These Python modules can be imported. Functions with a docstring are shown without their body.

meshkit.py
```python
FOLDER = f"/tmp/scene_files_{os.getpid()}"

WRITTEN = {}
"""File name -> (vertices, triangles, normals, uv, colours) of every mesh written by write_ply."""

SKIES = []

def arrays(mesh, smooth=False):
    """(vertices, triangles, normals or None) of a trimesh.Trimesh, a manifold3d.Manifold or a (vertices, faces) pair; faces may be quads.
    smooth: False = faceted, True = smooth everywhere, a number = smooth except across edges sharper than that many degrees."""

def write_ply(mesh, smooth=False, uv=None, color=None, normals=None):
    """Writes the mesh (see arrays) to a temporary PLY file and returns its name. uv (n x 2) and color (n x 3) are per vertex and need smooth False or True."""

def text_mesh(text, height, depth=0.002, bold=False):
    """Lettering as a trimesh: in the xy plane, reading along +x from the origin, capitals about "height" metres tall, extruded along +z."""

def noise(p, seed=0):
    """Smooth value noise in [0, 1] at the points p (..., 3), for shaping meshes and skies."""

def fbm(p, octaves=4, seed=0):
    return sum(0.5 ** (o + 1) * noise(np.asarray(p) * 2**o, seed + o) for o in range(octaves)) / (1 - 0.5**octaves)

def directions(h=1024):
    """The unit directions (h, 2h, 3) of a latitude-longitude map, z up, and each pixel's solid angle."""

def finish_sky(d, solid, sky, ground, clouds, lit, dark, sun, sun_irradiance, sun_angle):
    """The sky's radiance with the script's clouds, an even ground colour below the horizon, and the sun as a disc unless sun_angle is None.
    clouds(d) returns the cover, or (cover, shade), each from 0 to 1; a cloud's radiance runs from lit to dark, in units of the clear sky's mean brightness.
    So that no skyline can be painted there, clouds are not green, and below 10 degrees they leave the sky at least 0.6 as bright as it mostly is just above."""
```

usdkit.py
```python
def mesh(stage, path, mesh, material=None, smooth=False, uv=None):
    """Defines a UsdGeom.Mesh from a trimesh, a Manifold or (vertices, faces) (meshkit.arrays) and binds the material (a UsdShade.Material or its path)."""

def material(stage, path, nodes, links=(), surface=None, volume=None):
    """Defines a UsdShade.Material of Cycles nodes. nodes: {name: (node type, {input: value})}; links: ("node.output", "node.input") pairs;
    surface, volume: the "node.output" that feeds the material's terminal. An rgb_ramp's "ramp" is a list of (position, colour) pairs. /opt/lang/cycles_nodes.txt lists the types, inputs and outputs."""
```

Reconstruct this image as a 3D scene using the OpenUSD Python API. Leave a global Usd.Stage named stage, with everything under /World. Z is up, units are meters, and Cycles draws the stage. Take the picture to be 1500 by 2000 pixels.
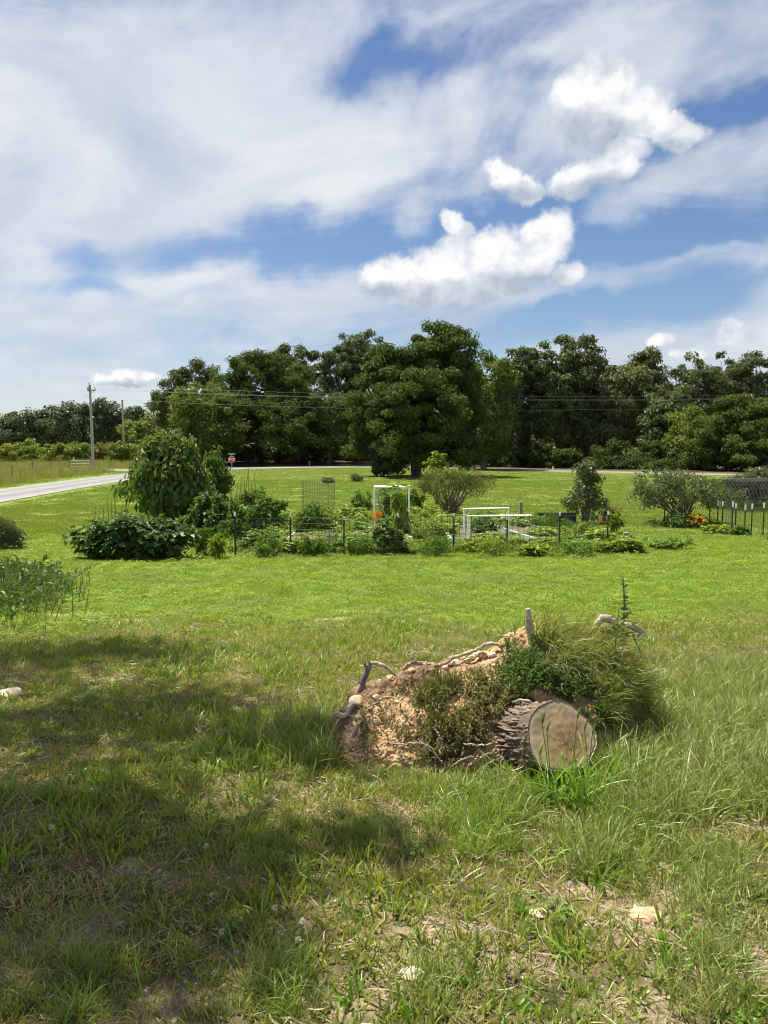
import math
import numpy as np
import trimesh
import meshkit
import usdkit
from scipy.interpolate import PchipInterpolator, CubicSpline
from pxr import Usd, UsdGeom, UsdLux, UsdShade, Gf, Sdf, Vt

# ------------------------------------------------------------------ camera, sky, sun, exposure
stage = Usd.Stage.CreateInMemory()
UsdGeom.SetStageUpAxis(stage, "Z")
UsdGeom.Xform.Define(stage, "/World")
UsdGeom.Scope.Define(stage, "/World/Looks")
EYE = np.array([0.0, 0.0, 1.6])
PITCH = math.atan(135 / 1500)
SUN_EL, SUN_XY = math.radians(68), np.array([-0.84, 0.5426])
SUN = np.array([SUN_XY[0] * math.cos(SUN_EL), SUN_XY[1] * math.cos(SUN_EL), math.sin(SUN_EL)])
SUN_INT, SKY_STRENGTH, EXPOSURE = 1.25, 0.10, 1.28

cam = UsdGeom.Camera.Define(stage, "/World/camera")
cam.CreateHorizontalApertureAttr(24.0)
cam.CreateVerticalApertureAttr(32.0)
cam.CreateFocalLengthAttr(24.0)
cam.CreateExposureAttr(EXPOSURE)
cam.AddTranslateOp().Set(Gf.Vec3d(*EYE))
cam.AddRotateXOp().Set(90 - math.degrees(PITCH))

sun = UsdLux.DistantLight.Define(stage, "/World/sun")
sun.CreateIntensityAttr(SUN_INT)
sun.CreateNormalizeAttr(True)
sun.CreateAngleAttr(0.5)
sun.CreateColorAttr(Gf.Vec3f(1.0, 0.95, 0.86))
sun.AddTransformOp().Set(Gf.Matrix4d().SetRotate(Gf.Rotation(Gf.Vec3d(0, 0, 1), Gf.Vec3d(*map(float, SUN)))))

FWD = np.array([0, math.cos(PITCH), -math.sin(PITCH)])
UPV = np.array([0, math.sin(PITCH), math.cos(PITCH)])


def ray(px, py):
    """Direction of a point of the 1500 x 2000 photograph."""
    d = FWD + np.array([1.0, 0, 0]) * (px - 750) / 1500 + UPV * (1000 - py) / 1500
    return d


def P(px, py, D):
    d = ray(px, py)
    return EYE + d * (D / d[1])


def project(pts):
    q = np.asarray(pts, float) - EYE
    z = q @ FWD
    return np.stack([750 + 1500 * q[..., 0] / z, 1000 - 1500 * (q @ UPV) / z], -1)


# ---- the sky: physical sky with a high veil, gaps, and a few cumulus clouds placed by direction
def sky():
    n, l = {}, []
    cnt = [0]

    def node(kind, **kw):
        cnt[0] += 1
        k = f"k{cnt[0]}"
        ins = {}
        for a, b in kw.items():
            if isinstance(b, str) and b.split(".")[0] in n:
                l.append((b, f"{k}.{a}"))
            else:
                ins[a] = b
        n[k] = (kind, ins)
        return k

    def m(op, a, b=0.5, clamp=False, c=0.0):
        return node("math", math_type=op, value1=a, value2=b, value3=c, use_clamp=clamp) + ".value"

    def vm(op, a, b=(0, 0, 0), out="vector", **kw):
        return node("vector_math", math_type=op, vector1=a, vector2=b, **kw) + "." + out

    def smooth(v, lo, hi, t0=0.0, t1=1.0):
        return node("map_range", range_type="smoothstep", value=v, from_min=lo, from_max=hi, to_min=t0, to_max=t1, clamp=True) + ".result"

    d = vm("normalize", node("texture_coordinate") + ".generated")
    sep = node("separate_xyz", vector=d)
    dz = m("maximum", sep + ".z", 0.0)
    inv = m("divide", 1.0, m("add", dz, 0.12))
    plane = vm("multiply", d, node("combine_xyz", x=inv, y=inv, z=0.0) + ".vector")
    # warped directions: coarse for the veil, finer for cumulus
    nz = node("noise_texture", vector=d, scale=3.2, detail=5.0, roughness=0.55)
    w1 = vm("multiply", vm("subtract", nz + ".color", (0.5, 0.5, 0.5)), (0.34, 0.34, 0.22))
    dv = vm("add", d, w1)
    nc = node("noise_texture", vector=d, scale=15.0, detail=7.0, roughness=0.62)
    w2 = vm("multiply", vm("subtract", nc + ".color", (0.5, 0.5, 0.5)), (0.040, 0.040, 0.040))
    dc = vm("add", d, w2)

    def blob(px, py, rx, ry, tilt=0, src=None):
        """Distance (1 on the rim) from an ellipse of sky: centre and radii given as angles through the photograph's pixels."""
        c = ray(px, py)
        c = c / np.linalg.norm(c)
        e1 = np.cross(c, [0, 0, 1.0])
        e1 /= np.linalg.norm(e1)
        e2 = np.cross(e1, c)
        t = math.radians(tilt)
        a, b = math.cos(t) * e1 + math.sin(t) * e2, -math.sin(t) * e1 + math.cos(t) * e2
        sc = 1500 * np.linalg.norm(ray(px, py))
        v = vm("subtract", src or dv, tuple(c))
        va = vm("dot_product", v, tuple(a * sc / rx), "value")
        vb = vm("dot_product", v, tuple(b * sc / ry), "value")
        vc = vm("dot_product", v, tuple(c * 6.0), "value")
        return vm("length", node("combine_xyz", x=va, y=vb, z=vc) + ".vector", out="value"), vb

    # high veil, streaked
    mp = node("mapping", vector=plane, rotation=(0, 0, 0.75), scale=(0.55, 1.9, 1.0))
    st = node("noise_texture", vector=mp + ".vector", scale=1.1, detail=8.0, roughness=0.6, distortion=0.5)
    mp2 = node("mapping", vector=plane, rotation=(0, 0, -0.3), scale=(0.8, 1.0, 1.0))
    st2 = node("noise_texture", vector=mp2 + ".vector", scale=0.7, detail=6.0, roughness=0.5)
    veil = m("add", m("multiply", st + ".fac", 0.75), m("multiply", st2 + ".fac", 0.55))
    cover = m("add", veil, -0.10)
    for px, py, rx, ry, tl, amt in HOLES:
        r, _ = blob(px, py, rx, ry, tl)
        cover = m("subtract", cover, smooth(r, 1.9, 0.0, 0.0, amt))
    for px, py, rx, ry, tl, amt in VEILS:
        r, _ = blob(px, py, rx, ry, tl)
        cover = m("add", cover, smooth(r, 1.7, 0.0, 0.0, amt))
    mp3 = node("mapping", mapping_type="texture", vector=d, rotation=(0.0, -0.30, 0.0), scale=(0.5, 0.5, 0.22))
    fs = node("noise_texture", vector=mp3 + ".vector", scale=1.7, detail=11.0, roughness=0.60, distortion=0.7)
    cover = m("add", cover, m("multiply", m("subtract", fs + ".fac", 0.5), 1.9))
    puff = node("noise_texture", vector=d, scale=10.0, detail=9.0, roughness=0.64, distortion=0.4)
    cover = m("add", cover, m("multiply", m("subtract", puff + ".fac", 0.5), 0.75))
    vcov = smooth(cover, -0.10, 0.95, 0.0, 0.96)
    skyn = node("sky_texture", sky_type="single_scattering", sun_disc=False, sun_elevation=SUN_EL,
                sun_rotation=math.atan2(SUN_XY[0], SUN_XY[1]), altitude=200.0, air_density=1.0, aerosol_density=0.6, ozone_density=2.0)
    deep = node("hsv", hue=0.505, saturation=1.14, value=0.47, fac=1.0, color=skyn + ".color")
    # veil brightness: grey-blue to white by another noise
    gn = node("noise_texture", vector=mp3 + ".vector", scale=1.3, detail=9.0, roughness=0.58, distortion=0.6)
    vcol = node("rgb_ramp", fac=gn + ".fac", ramp=[(0.30, tuple(np.array([0.50, 0.59, 0.72]) * VEIL_B)), (0.5, tuple(np.array([0.72, 0.78, 0.87]) * VEIL_B)), (0.70, tuple(np.array([0.98, 0.99, 1.0]) * VEIL_B))])
    col = node("mix_color", blend_type="mix", fac=vcov, a=deep + ".color", b=vcol + ".color", use_clamp=False) + ".result"
    # cumulus
    big = None
    shade = None
    for px, py, rx, ry, tl in CUMULUS:
        r, vb = blob(px, py, rx, ry, tl, dc)
        k = m("subtract", 1.0, r)
        big = k if big is None else m("smoothmax", big, k, c=0.12)
    fine = node("noise_texture", vector=d, scale=34.0, detail=6.0, roughness=0.6)
    edge = m("add", big, m("multiply", m("subtract", fine + ".fac", 0.5), 1.0))
    ccov = smooth(edge, -0.16, 0.26, 0.0, 0.98)
    # shade: darker low inside, textured
    f1 = node("noise_texture", vector=d, scale=15.0, detail=7.0, roughness=0.55)
    off = vm("add", d, (-0.010, 0.0, 0.018))
    f2 = node("noise_texture", vector=off, scale=15.0, detail=7.0, roughness=0.55)
    body = m("add", m("multiply", m("subtract", f1 + ".fac", f2 + ".fac"), 1.5), m("multiply", m("subtract", big, 0.35), 0.22))
    low = None
    for px, py, rx, ry in CSHADE:
        r, _ = blob(px, py, rx, ry, 0, dc)
        k = smooth(r, 1.3, 0.2)
        low = k if low is None else m("maximum", low, k)
    tone = m("subtract", m("add", 0.70, m("multiply", body, 1.5)), m("multiply", low, 0.60), True)
    ccol = node("rgb_ramp", fac=tone, ramp=[(0.0, tuple(np.array([0.48, 0.55, 0.65]) * CUM_B)), (0.5, tuple(np.array([0.74, 0.79, 0.86]) * CUM_B)), (0.85, tuple(np.array([1.04, 1.04, 1.04]) * CUM_B))])
    col = node("mix_color", blend_type="mix", fac=ccov, a=col, b=ccol + ".color", use_clamp=False) + ".result"
    bg = node("background_shader", color=col, strength=SKY_STRENGTH)
    mat = usdkit.material(stage, "/World/Looks/sky", n, l, surface=bg + ".background")
    dome = UsdLux.DomeLight.Define(stage, "/World/sky")
    dome.CreateIntensityAttr(1.0)
    UsdShade.MaterialBindingAPI.Apply(dome.GetPrim()).Bind(mat)


VEIL_B, CUM_B = 3.9, 4.0
HOLES = [(850, 100, 170, 46, 20, 0.75), (720, 150, 90, 26, 30, 0.35), (590, 475, 250, 48, 2, 0.95), (215, 520, 90, 40, -20, 0.7), (1420, 180, 170, 45, 18, 0.9),
         (1330, 470, 300, 60, 6, 0.7), (1250, 600, 330, 34, 5, 0.75), (960, 425, 120, 40, 0, 0.7), (900, 505, 260, 60, 8, 0.5), (1230, 190, 150, 60, -20, 0.35), (1120, 130, 90, 26, -15, 0.5),
         (310, 575, 200, 16, 4, 0.5), (1180, 650, 330, 30, 6, 0.5), (650, 640, 260, 18, 3, 0.4), (1000, 690, 400, 24, 0, 0.35), (1420, 640, 160, 30, 0, 0.5)]
VEILS = [(150, 230, 330, 230, 20, 0.5), (450, 330, 420, 110, 12, 0.4), (380, 560, 420, 40, 2, 0.45), (1150, 60, 260, 70, 0, 0.35), (870, 240, 260, 60, 22, 0.3),
         (1330, 350, 260, 45, 12, 0.35), (1000, 610, 350, 22, 8, 0.35), (1380, 510, 200, 14, 4, 0.35), (150, 660, 420, 44, 4, 0.4), (80, 760, 260, 30, 0, 0.2)]
CUMULUS = [(775, 538, 76, 42, 8), (870, 525, 106, 58, 12), (960, 508, 106, 63, 20), (1050, 480, 74, 53, 40), (890, 436, 39, 23, -45), (900, 566, 154, 26, 4), (1110, 530, 35, 21, 20),
           (1165, 190, 81, 62, 0), (1240, 225, 81, 58, -10), (1150, 245, 81, 46, 0), (1190, 160, 53, 39, 0), (1315, 255, 55, 35, -15), (1215, 310, 70, 35, 25), (1130, 345, 70, 32, 15), (1215, 325, 51, 32, 30), (985, 345, 44, 28, -30), (1025, 372, 40, 25, 0),
           (245, 735, 70, 15, 0), (1430, 645, 32, 23, 10), (1350, 690, 39, 14, 0), (1285, 665, 32, 12, 0)]
CSHADE = [(1190, 280, 140, 44), (1150, 255, 80, 36), (880, 578, 170, 34), (1000, 552, 90, 34), (1170, 370, 100, 28), (245, 748, 90, 12), (990, 385, 70, 24), (1310, 285, 60, 24), (740, 570, 60, 24)]

sky()

# ------------------------------------------------------------------ helpers
taken = {}


def path_of(name, parent=None):
    root = str(parent.GetPath()) if parent is not None else "/World"
    k = taken.get((root, name), 0)
    taken[(root, name)] = k + 1
    return f"{root}/{name}" + (f"_{k:03d}" if k else "")


def tag(o, label=None, cat=None, group=None, kind=None):
    p = o.GetPrim() if hasattr(o, "GetPrim") else o
    for k, v in (("label", label), ("category", cat), ("group", group), ("kind", kind)):
        if v:
            p.SetCustomDataByKey(k, v)
    return p


def thing(name, label, cat, loc=(0, 0, 0), rz=0.0, group=None, kind=None):
    x = UsdGeom.Xform.Define(stage, path_of(name))
    x.AddTranslateOp().Set(Gf.Vec3d(*map(float, loc)))
    if rz:
        x.AddRotateZOp().Set(math.degrees(rz))
    return tag(x, label, cat, group, kind)


ORIGIN = {}


def obj(name, mesh, mat, parent=None, smooth=False, kind=None, label=None, rel=None):
    """One Mesh prim; rel = the world point that becomes its parent's origin."""
    v, f = (mesh.vertices, mesh.faces) if hasattr(mesh, "vertices") else mesh
    v = np.array(v, float)
    if rel is not None:
        v = v - np.asarray(rel)
    m = usdkit.mesh(stage, path_of(name, parent), (v, f), M[mat], smooth)
    if kind or label:
        tag(m, label, None, None, kind)
    return m.GetPrim()


def cat_(parts):
    V, Fs, o = [], [], 0
    for v, f in parts:
        V.append(v)
        Fs.append(np.asarray(f) + o)
        o += len(v)
    return np.vstack(V), np.vstack(Fs)


def tube(pts, rad, sides=6, cap=True):
    pts = np.asarray(pts, float)
    n = len(pts)
    rad = np.broadcast_to(np.asarray(rad, float), (n,))
    t = np.gradient(pts, axis=0)
    t /= np.linalg.norm(t, axis=1, keepdims=True) + 1e-12
    ref = np.array([0, 0, 1.0]) if abs(t[0, 2]) < 0.8 else np.array([1.0, 0, 0])
    a = np.cross(t, ref)
    a /= np.linalg.norm(a, axis=1, keepdims=True) + 1e-12
    b = np.cross(t, a)
    th = np.linspace(0, 2 * np.pi, sides, endpoint=False)
    v = pts[:, None] + rad[:, None, None] * (np.cos(th)[None, :, None] * a[:, None] + np.sin(th)[None, :, None] * b[:, None])
    v = v.reshape(-1, 3)
    i, j = np.meshgrid(np.arange(n - 1), np.arange(sides), indexing="ij")
    p, q = i * sides + j, i * sides + (j + 1) % sides
    f = np.concatenate([np.stack([p, q, q + sides], -1).reshape(-1, 3), np.stack([p, q + sides, p + sides], -1).reshape(-1, 3)])
    if cap:
        v = np.vstack([v, pts[:1], pts[-1:]])
        j = np.arange(sides)
        f = np.vstack([f, np.stack([np.full(sides, n * sides), (j + 1) % sides, j], 1),
                       np.stack([np.full(sides, n * sides + 1), (n - 1) * sides + j, (n - 1) * sides + (j + 1) % sides], 1)])
    return v, f


def box(lo, hi):
    m = trimesh.creation.box(bounds=np.array([np.minimum(lo, hi), np.maximum(lo, hi)]))
    return np.array(m.vertices), np.array(m.faces)


def bevel_box(size, r=0.004):
    s = np.array(size) / 2
    c = [np.array([a, b, d]) for a in (-1, 1) for b in (-1, 1) for d in (-1, 1)]
    pts = []
    for k in c:
        for ax in range(3):
            q = k * s
            for o in range(3):
                if o != ax:
                    q = q - np.eye(3)[o] * k[o] * r
            pts.append(q)
    h = trimesh.convex.convex_hull(np.array(pts))
    return np.array(h.vertices), np.array(h.faces)


def spline(pts, n):
    pts = np.asarray(pts, float)
    t = np.r_[0, np.cumsum(np.linalg.norm(np.diff(pts, axis=0), axis=1))]
    return CubicSpline(t, pts)(np.linspace(0, t[-1], n))


def unit(v):
    return v / (np.linalg.norm(v, axis=-1, keepdims=True) + 1e-12)


def leaves(p, d, nrm, L, W, fold=0.2, droop=0.15):
    """Folded leaf: two triangles each. p base points, d directions, nrm rough normals."""
    n = len(p)
    L, W = np.broadcast_to(L, (n,))[:, None], np.broadcast_to(W, (n,))[:, None]
    d = unit(d)
    s = unit(np.cross(d, nrm))
    nn = np.cross(s, d)
    v = np.stack([p, p + d * L * 0.48 + s * W / 2 + nn * fold * W, p + d * L - nn * droop * L, p + d * L * 0.48 - s * W / 2 + nn * fold * W], 1).reshape(-1, 3)
    k = np.arange(n)[:, None] * 4
    f = np.concatenate([k + [0, 1, 2], k + [0, 2, 3]], 1).reshape(-1, 3)
    return v, f


def blades(base, d0, L, W, bend, seg=3, rng=None):
    """Curved tapering ribbons. base (n,3), d0 start directions, L lengths, W widths, bend = vector (n,3) added along the length."""
    n = len(base)
    L, W = np.broadcast_to(L, (n,)), np.broadcast_to(W, (n,))
    d0 = unit(d0)
    side = unit(np.cross(d0, rng.normal(size=(n, 3))))
    pts = [base]
    d = d0
    for k in range(seg):
        pts.append(pts[-1] + unit(d) * (L / seg)[:, None])
        d = d + bend * ((k + 1) / seg)
    vs = []
    for k, q in enumerate(pts[:-1]):
        w = W * (0.7, 1.0, 0.75, 0.5, 0.35)[min(k, 4)] / 2
        vs += [q + side * w[:, None], q - side * w[:, None]]
    vs.append(pts[-1])
    v = np.stack(vs, 1).reshape(-1, 3)
    m = 2 * seg + 1
    f = []
    for k in range(seg - 1):
        a = 2 * k
        f += [[a, a + 1, a + 3], [a, a + 3, a + 2]]
    f.append([2 * seg - 2, 2 * seg - 1, 2 * seg])
    f = (np.arange(n)[:, None, None] * m + np.array(f)[None]).reshape(-1, 3)
    return v, f


def rand_dirs(rng, n):
    return unit(rng.normal(size=(n, 3)))


def instancer(name, label, cat, protos, mats, pos, idx, scale, normal_tilt=None, rot=None, group=None, kind="stuff", lean=0.0, rng=None):
    pi = UsdGeom.PointInstancer.Define(stage, path_of(name))
    tag(pi, label, cat, group, kind)
    for k, (pm, mt) in enumerate(zip(protos, mats)):
        pr = obj("tuft", pm, mt, pi.GetPrim())
        pi.CreatePrototypesRel().AddTarget(pr.GetPath())
    n = len(pos)
    pi.CreateProtoIndicesAttr(Vt.IntArray.FromNumpy(np.asarray(idx, np.int32)))
    pi.CreatePositionsAttr(Vt.Vec3fArray.FromNumpy(np.asarray(pos, np.float32)))
    sc = np.asarray(scale, np.float32)
    pi.CreateScalesAttr(Vt.Vec3fArray.FromNumpy(np.repeat(sc[:, None], 3, 1) if sc.ndim == 1 else sc))
    a = rng.uniform(0, 2 * np.pi, n) if rot is None else rot
    lx, ly = rng.normal(0, lean + 1e-6, n), rng.normal(0, lean + 1e-6, n)
    # z-rotation then a small lean about x, y
    qz = np.stack([np.cos(a / 2), np.zeros(n), np.zeros(n), np.sin(a / 2)], 1)
    ql = np.stack([np.ones(n), lx / 2, ly / 2, np.zeros(n)], 1)
    ql /= np.linalg.norm(ql, axis=1, keepdims=True)
    w = ql[:, 0] * qz[:, 0] - ql[:, 3] * qz[:, 3]
    x = ql[:, 1] * qz[:, 0] + ql[:, 2] * qz[:, 3]
    y = ql[:, 2] * qz[:, 0] - ql[:, 1] * qz[:, 3]
    z = ql[:, 0] * qz[:, 3] + ql[:, 3] * qz[:, 0]
    pi.CreateOrientationsAttr([Gf.Quath(float(q[0]), float(q[1]), float(q[2]), float(q[3])) for q in np.stack([w, x, y, z], 1)])
    return pi


# ------------------------------------------------------------------ materials
M = {}


def mat(name, nodes, links, surface="p.BSDF"):
    M[name] = usdkit.material(stage, f"/World/Looks/{name}", nodes, links, surface=surface)


def plain(name, col, rough=0.6, noise=None, amount=0.3, metallic=0.0, bump=0.0, bscale=40.0):
    c = np.array(col)
    n = {"g": ("geometry", {}), "t": ("noise_texture", {"scale": noise or 12.0, "detail": 6.0, "roughness": 0.6}),
         "r": ("rgb_ramp", {"ramp": [(0.3, tuple(c * (1 - amount))), (0.5, tuple(c)), (0.72, tuple(np.minimum(c * (1 + amount), 0.95)))]}),
         "b": ("bump", {"strength": bump, "distance": 0.01}), "t2": ("noise_texture", {"scale": bscale, "detail": 5.0}),
         "p": ("principled_bsdf", {"roughness": rough, "metallic": metallic, "specular_ior_level": 0.3})}
    l = [("g.position", "t.vector"), ("t.fac", "r.fac"), ("r.color", "p.base_color")]
    if bump:
        l += [("g.position", "t2.vector"), ("t2.fac", "b.height"), ("b.normal", "p.normal")]
    mat(name, n, l)


def leafmat(name, cols, trans=0.35, rough=0.45, tint=(1.25, 1.2, 0.6), spec=0.35, patch=None, pscale=0.6, pr=(0.42, 0.62)):
    """Leaf: colour varies per leaf and per plant; some light passes through. patch = a second ramp of colours that takes over in patches of the ground."""
    n = {"g": ("geometry", {}), "o": ("object_info", {}), "a": ("math", {"math_type": "add"}), "fr": ("math", {"math_type": "fraction"}),
         "r": ("rgb_ramp", {"ramp": [(i / max(1, len(cols) - 1), c) for i, c in enumerate(cols)]}),
         "p": ("principled_bsdf", {"roughness": rough, "specular_ior_level": spec}),
         "tm": ("mix_color", {"blend_type": "multiply", "fac": 1.0, "b": tint, "use_clamp": False}),
         "tr": ("translucent_bsdf", {}), "mx": ("mix_closure", {"fac": trans})}
    l = [("g.random_per_island", "a.value1"), ("o.random", "a.value2"), ("a.value", "fr.value1"), ("fr.value", "r.fac")]
    out = "r.color"
    if patch:
        n |= {"nz": ("noise_texture", {"scale": pscale, "detail": 5.0, "roughness": 0.6}), "mr": ("map_range", {"from_min": pr[0], "from_max": pr[1], "clamp": True, "range_type": "smoothstep"}),
              "r2": ("rgb_ramp", {"ramp": [(i / max(1, len(patch) - 1), c) for i, c in enumerate(patch)]}), "pm": ("mix_color", {"blend_type": "mix"})}
        l += [("g.position", "nz.vector"), ("nz.fac", "mr.value"), ("fr.value", "r2.fac"), ("mr.result", "pm.fac"), ("r.color", "pm.a"), ("r2.color", "pm.b")]
        out = "pm.result"
    l += [(out, "p.base_color"), (out, "tm.a"), ("tm.result", "tr.color"), ("p.BSDF", "mx.closure1"), ("tr.BSDF", "mx.closure2")]
    mat(name, n, l, "mx.closure")


OLIVE = [(0.23, 0.28, 0.035), (0.31, 0.35, 0.05), (0.15, 0.21, 0.022), (0.35, 0.32, 0.10), (0.20, 0.28, 0.03), (0.11, 0.16, 0.02)]
STRAW = [(0.40, 0.34, 0.16), (0.30, 0.29, 0.09), (0.46, 0.39, 0.22), (0.27, 0.25, 0.08)]
LUSH = [(0.19, 0.27, 0.02), (0.25, 0.34, 0.03), (0.12, 0.21, 0.02), (0.28, 0.35, 0.045)]
LUSH2 = [(0.24, 0.27, 0.05), (0.11, 0.19, 0.03), (0.29, 0.29, 0.08), (0.08, 0.15, 0.02)]
leafmat("grass_olive", OLIVE, patch=STRAW, pscale=1.4, pr=(0.50, 0.70), trans=0.42)
leafmat("grass_lush", LUSH, patch=LUSH2, pscale=0.8, pr=(0.46, 0.66), trans=0.42)
leafmat("grass_far", [(0.15, 0.225, 0.025), (0.19, 0.26, 0.035), (0.12, 0.19, 0.02)], patch=[(0.22, 0.25, 0.05), (0.17, 0.22, 0.035)], pscale=0.12)
leafmat("grass_green", [(0.14, 0.23, 0.025), (0.20, 0.29, 0.04), (0.10, 0.17, 0.02), (0.26, 0.31, 0.06)], spec=0.5)
leafmat("grass_blue", [(0.16, 0.21, 0.045), (0.20, 0.25, 0.065), (0.25, 0.29, 0.085), (0.13, 0.18, 0.035)], spec=0.5)
leafmat("grass_broad", [(0.12, 0.24, 0.02), (0.17, 0.30, 0.03), (0.10, 0.20, 0.02)], spec=0.5)
leafmat("fescue", [(0.13, 0.19, 0.03), (0.21, 0.24, 0.055), (0.08, 0.13, 0.02), (0.27, 0.24, 0.10), (0.12, 0.19, 0.03), (0.17, 0.24, 0.04)])
leafmat("straw", [(0.34, 0.27, 0.15), (0.25, 0.19, 0.10), (0.42, 0.34, 0.20)], trans=0.2)
leafmat("thatch", [(0.20, 0.14, 0.09), (0.13, 0.09, 0.06), (0.30, 0.22, 0.14)], trans=0.1)
leafmat("meadow", [(0.22, 0.22, 0.08), (0.30, 0.25, 0.12), (0.16, 0.20, 0.05), (0.27, 0.26, 0.12)])
leafmat("clover", [(0.10, 0.20, 0.03), (0.14, 0.25, 0.03), (0.08, 0.16, 0.03)])
leafmat("weed_dark", [(0.06, 0.11, 0.025), (0.09, 0.15, 0.03), (0.05, 0.085, 0.022), (0.12, 0.17, 0.035)])
leafmat("weed_olive", [(0.08, 0.13, 0.03), (0.13, 0.17, 0.04), (0.17, 0.15, 0.06), (0.06, 0.10, 0.02)])
leafmat("walnut_leaf", [(0.070, 0.112, 0.018), (0.10, 0.15, 0.024), (0.05, 0.083, 0.016), (0.14, 0.185, 0.032)], trans=0.3, rough=0.55, spec=0.2)
leafmat("oak_leaf", [(0.075, 0.10, 0.03), (0.10, 0.13, 0.04), (0.055, 0.078, 0.024), (0.135, 0.155, 0.06)], trans=0.22, rough=0.5, spec=0.25)
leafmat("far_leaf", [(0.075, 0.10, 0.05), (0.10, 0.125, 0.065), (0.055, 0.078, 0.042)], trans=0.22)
leafmat("cedar_leaf", [(0.03, 0.05, 0.02), (0.045, 0.065, 0.025)], trans=0.1)
leafmat("thicket_leaf", [(0.14, 0.20, 0.025), (0.18, 0.23, 0.035), (0.10, 0.16, 0.025), (0.22, 0.24, 0.03)])
leafmat("sumac_leaf", [(0.19, 0.20, 0.03), (0.24, 0.22, 0.03), (0.14, 0.17, 0.03), (0.20, 0.13, 0.04)])
leafmat("pawpaw_leaf", [(0.07, 0.125, 0.028), (0.11, 0.165, 0.04), (0.05, 0.095, 0.022), (0.16, 0.22, 0.06)], rough=0.5, spec=0.3)
leafmat("squash_leaf", [(0.07, 0.13, 0.028), (0.11, 0.17, 0.04), (0.05, 0.095, 0.022)], rough=0.5, spec=0.3)
leafmat("garden_leaf", [(0.10, 0.17, 0.03), (0.15, 0.23, 0.04), (0.07, 0.125, 0.025)], spec=0.25)
leafmat("lime_leaf", [(0.14, 0.21, 0.025), (0.20, 0.27, 0.035), (0.09, 0.155, 0.025)], spec=0.2)
leafmat("shrub_leaf", [(0.06, 0.095, 0.02), (0.09, 0.125, 0.025), (0.11, 0.125, 0.035), (0.045, 0.07, 0.016)], spec=0.2)
leafmat("apple_leaf", [(0.08, 0.11, 0.04), (0.11, 0.14, 0.055), (0.06, 0.085, 0.03), (0.13, 0.15, 0.07)], rough=0.4, spec=0.5)
leafmat("orange_petal", [(0.75, 0.30, 0.01), (0.80, 0.40, 0.015), (0.70, 0.24, 0.01)], tint=(1, 0.9, 0.5))
leafmat("white_petal", [(0.55, 0.53, 0.45), (0.45, 0.43, 0.33)], tint=(1, 1, 1))
leafmat("pink_petal", [(0.55, 0.42, 0.45), (0.45, 0.33, 0.36)], tint=(1, 1, 1))
plain("tree_bark", (0.10, 0.08, 0.065), 0.9, 6, 0.4)
plain("stem", (0.10, 0.12, 0.04), 0.7, 20, 0.3)
plain("brown_stem", (0.15, 0.11, 0.08), 0.8, 20, 0.4)
plain("stake_wood", (0.07, 0.08, 0.045), 0.8, 20, 0.3)
plain("pole_wood", (0.30, 0.27, 0.23), 0.85, 8, 0.25)
plain("grey_wood", (0.30, 0.28, 0.26), 0.85, 14, 0.35, bump=0.4)
plain("post_wood", (0.20, 0.15, 0.11), 0.9, 14, 0.35)
plain("pvc", (0.78, 0.79, 0.76), 0.35, 5, 0.06)
plain("board_white", (0.30, 0.29, 0.27), 0.7, 9, 0.25)
plain("post_green", (0.022, 0.028, 0.024), 0.45, 10, 0.2)
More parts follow.
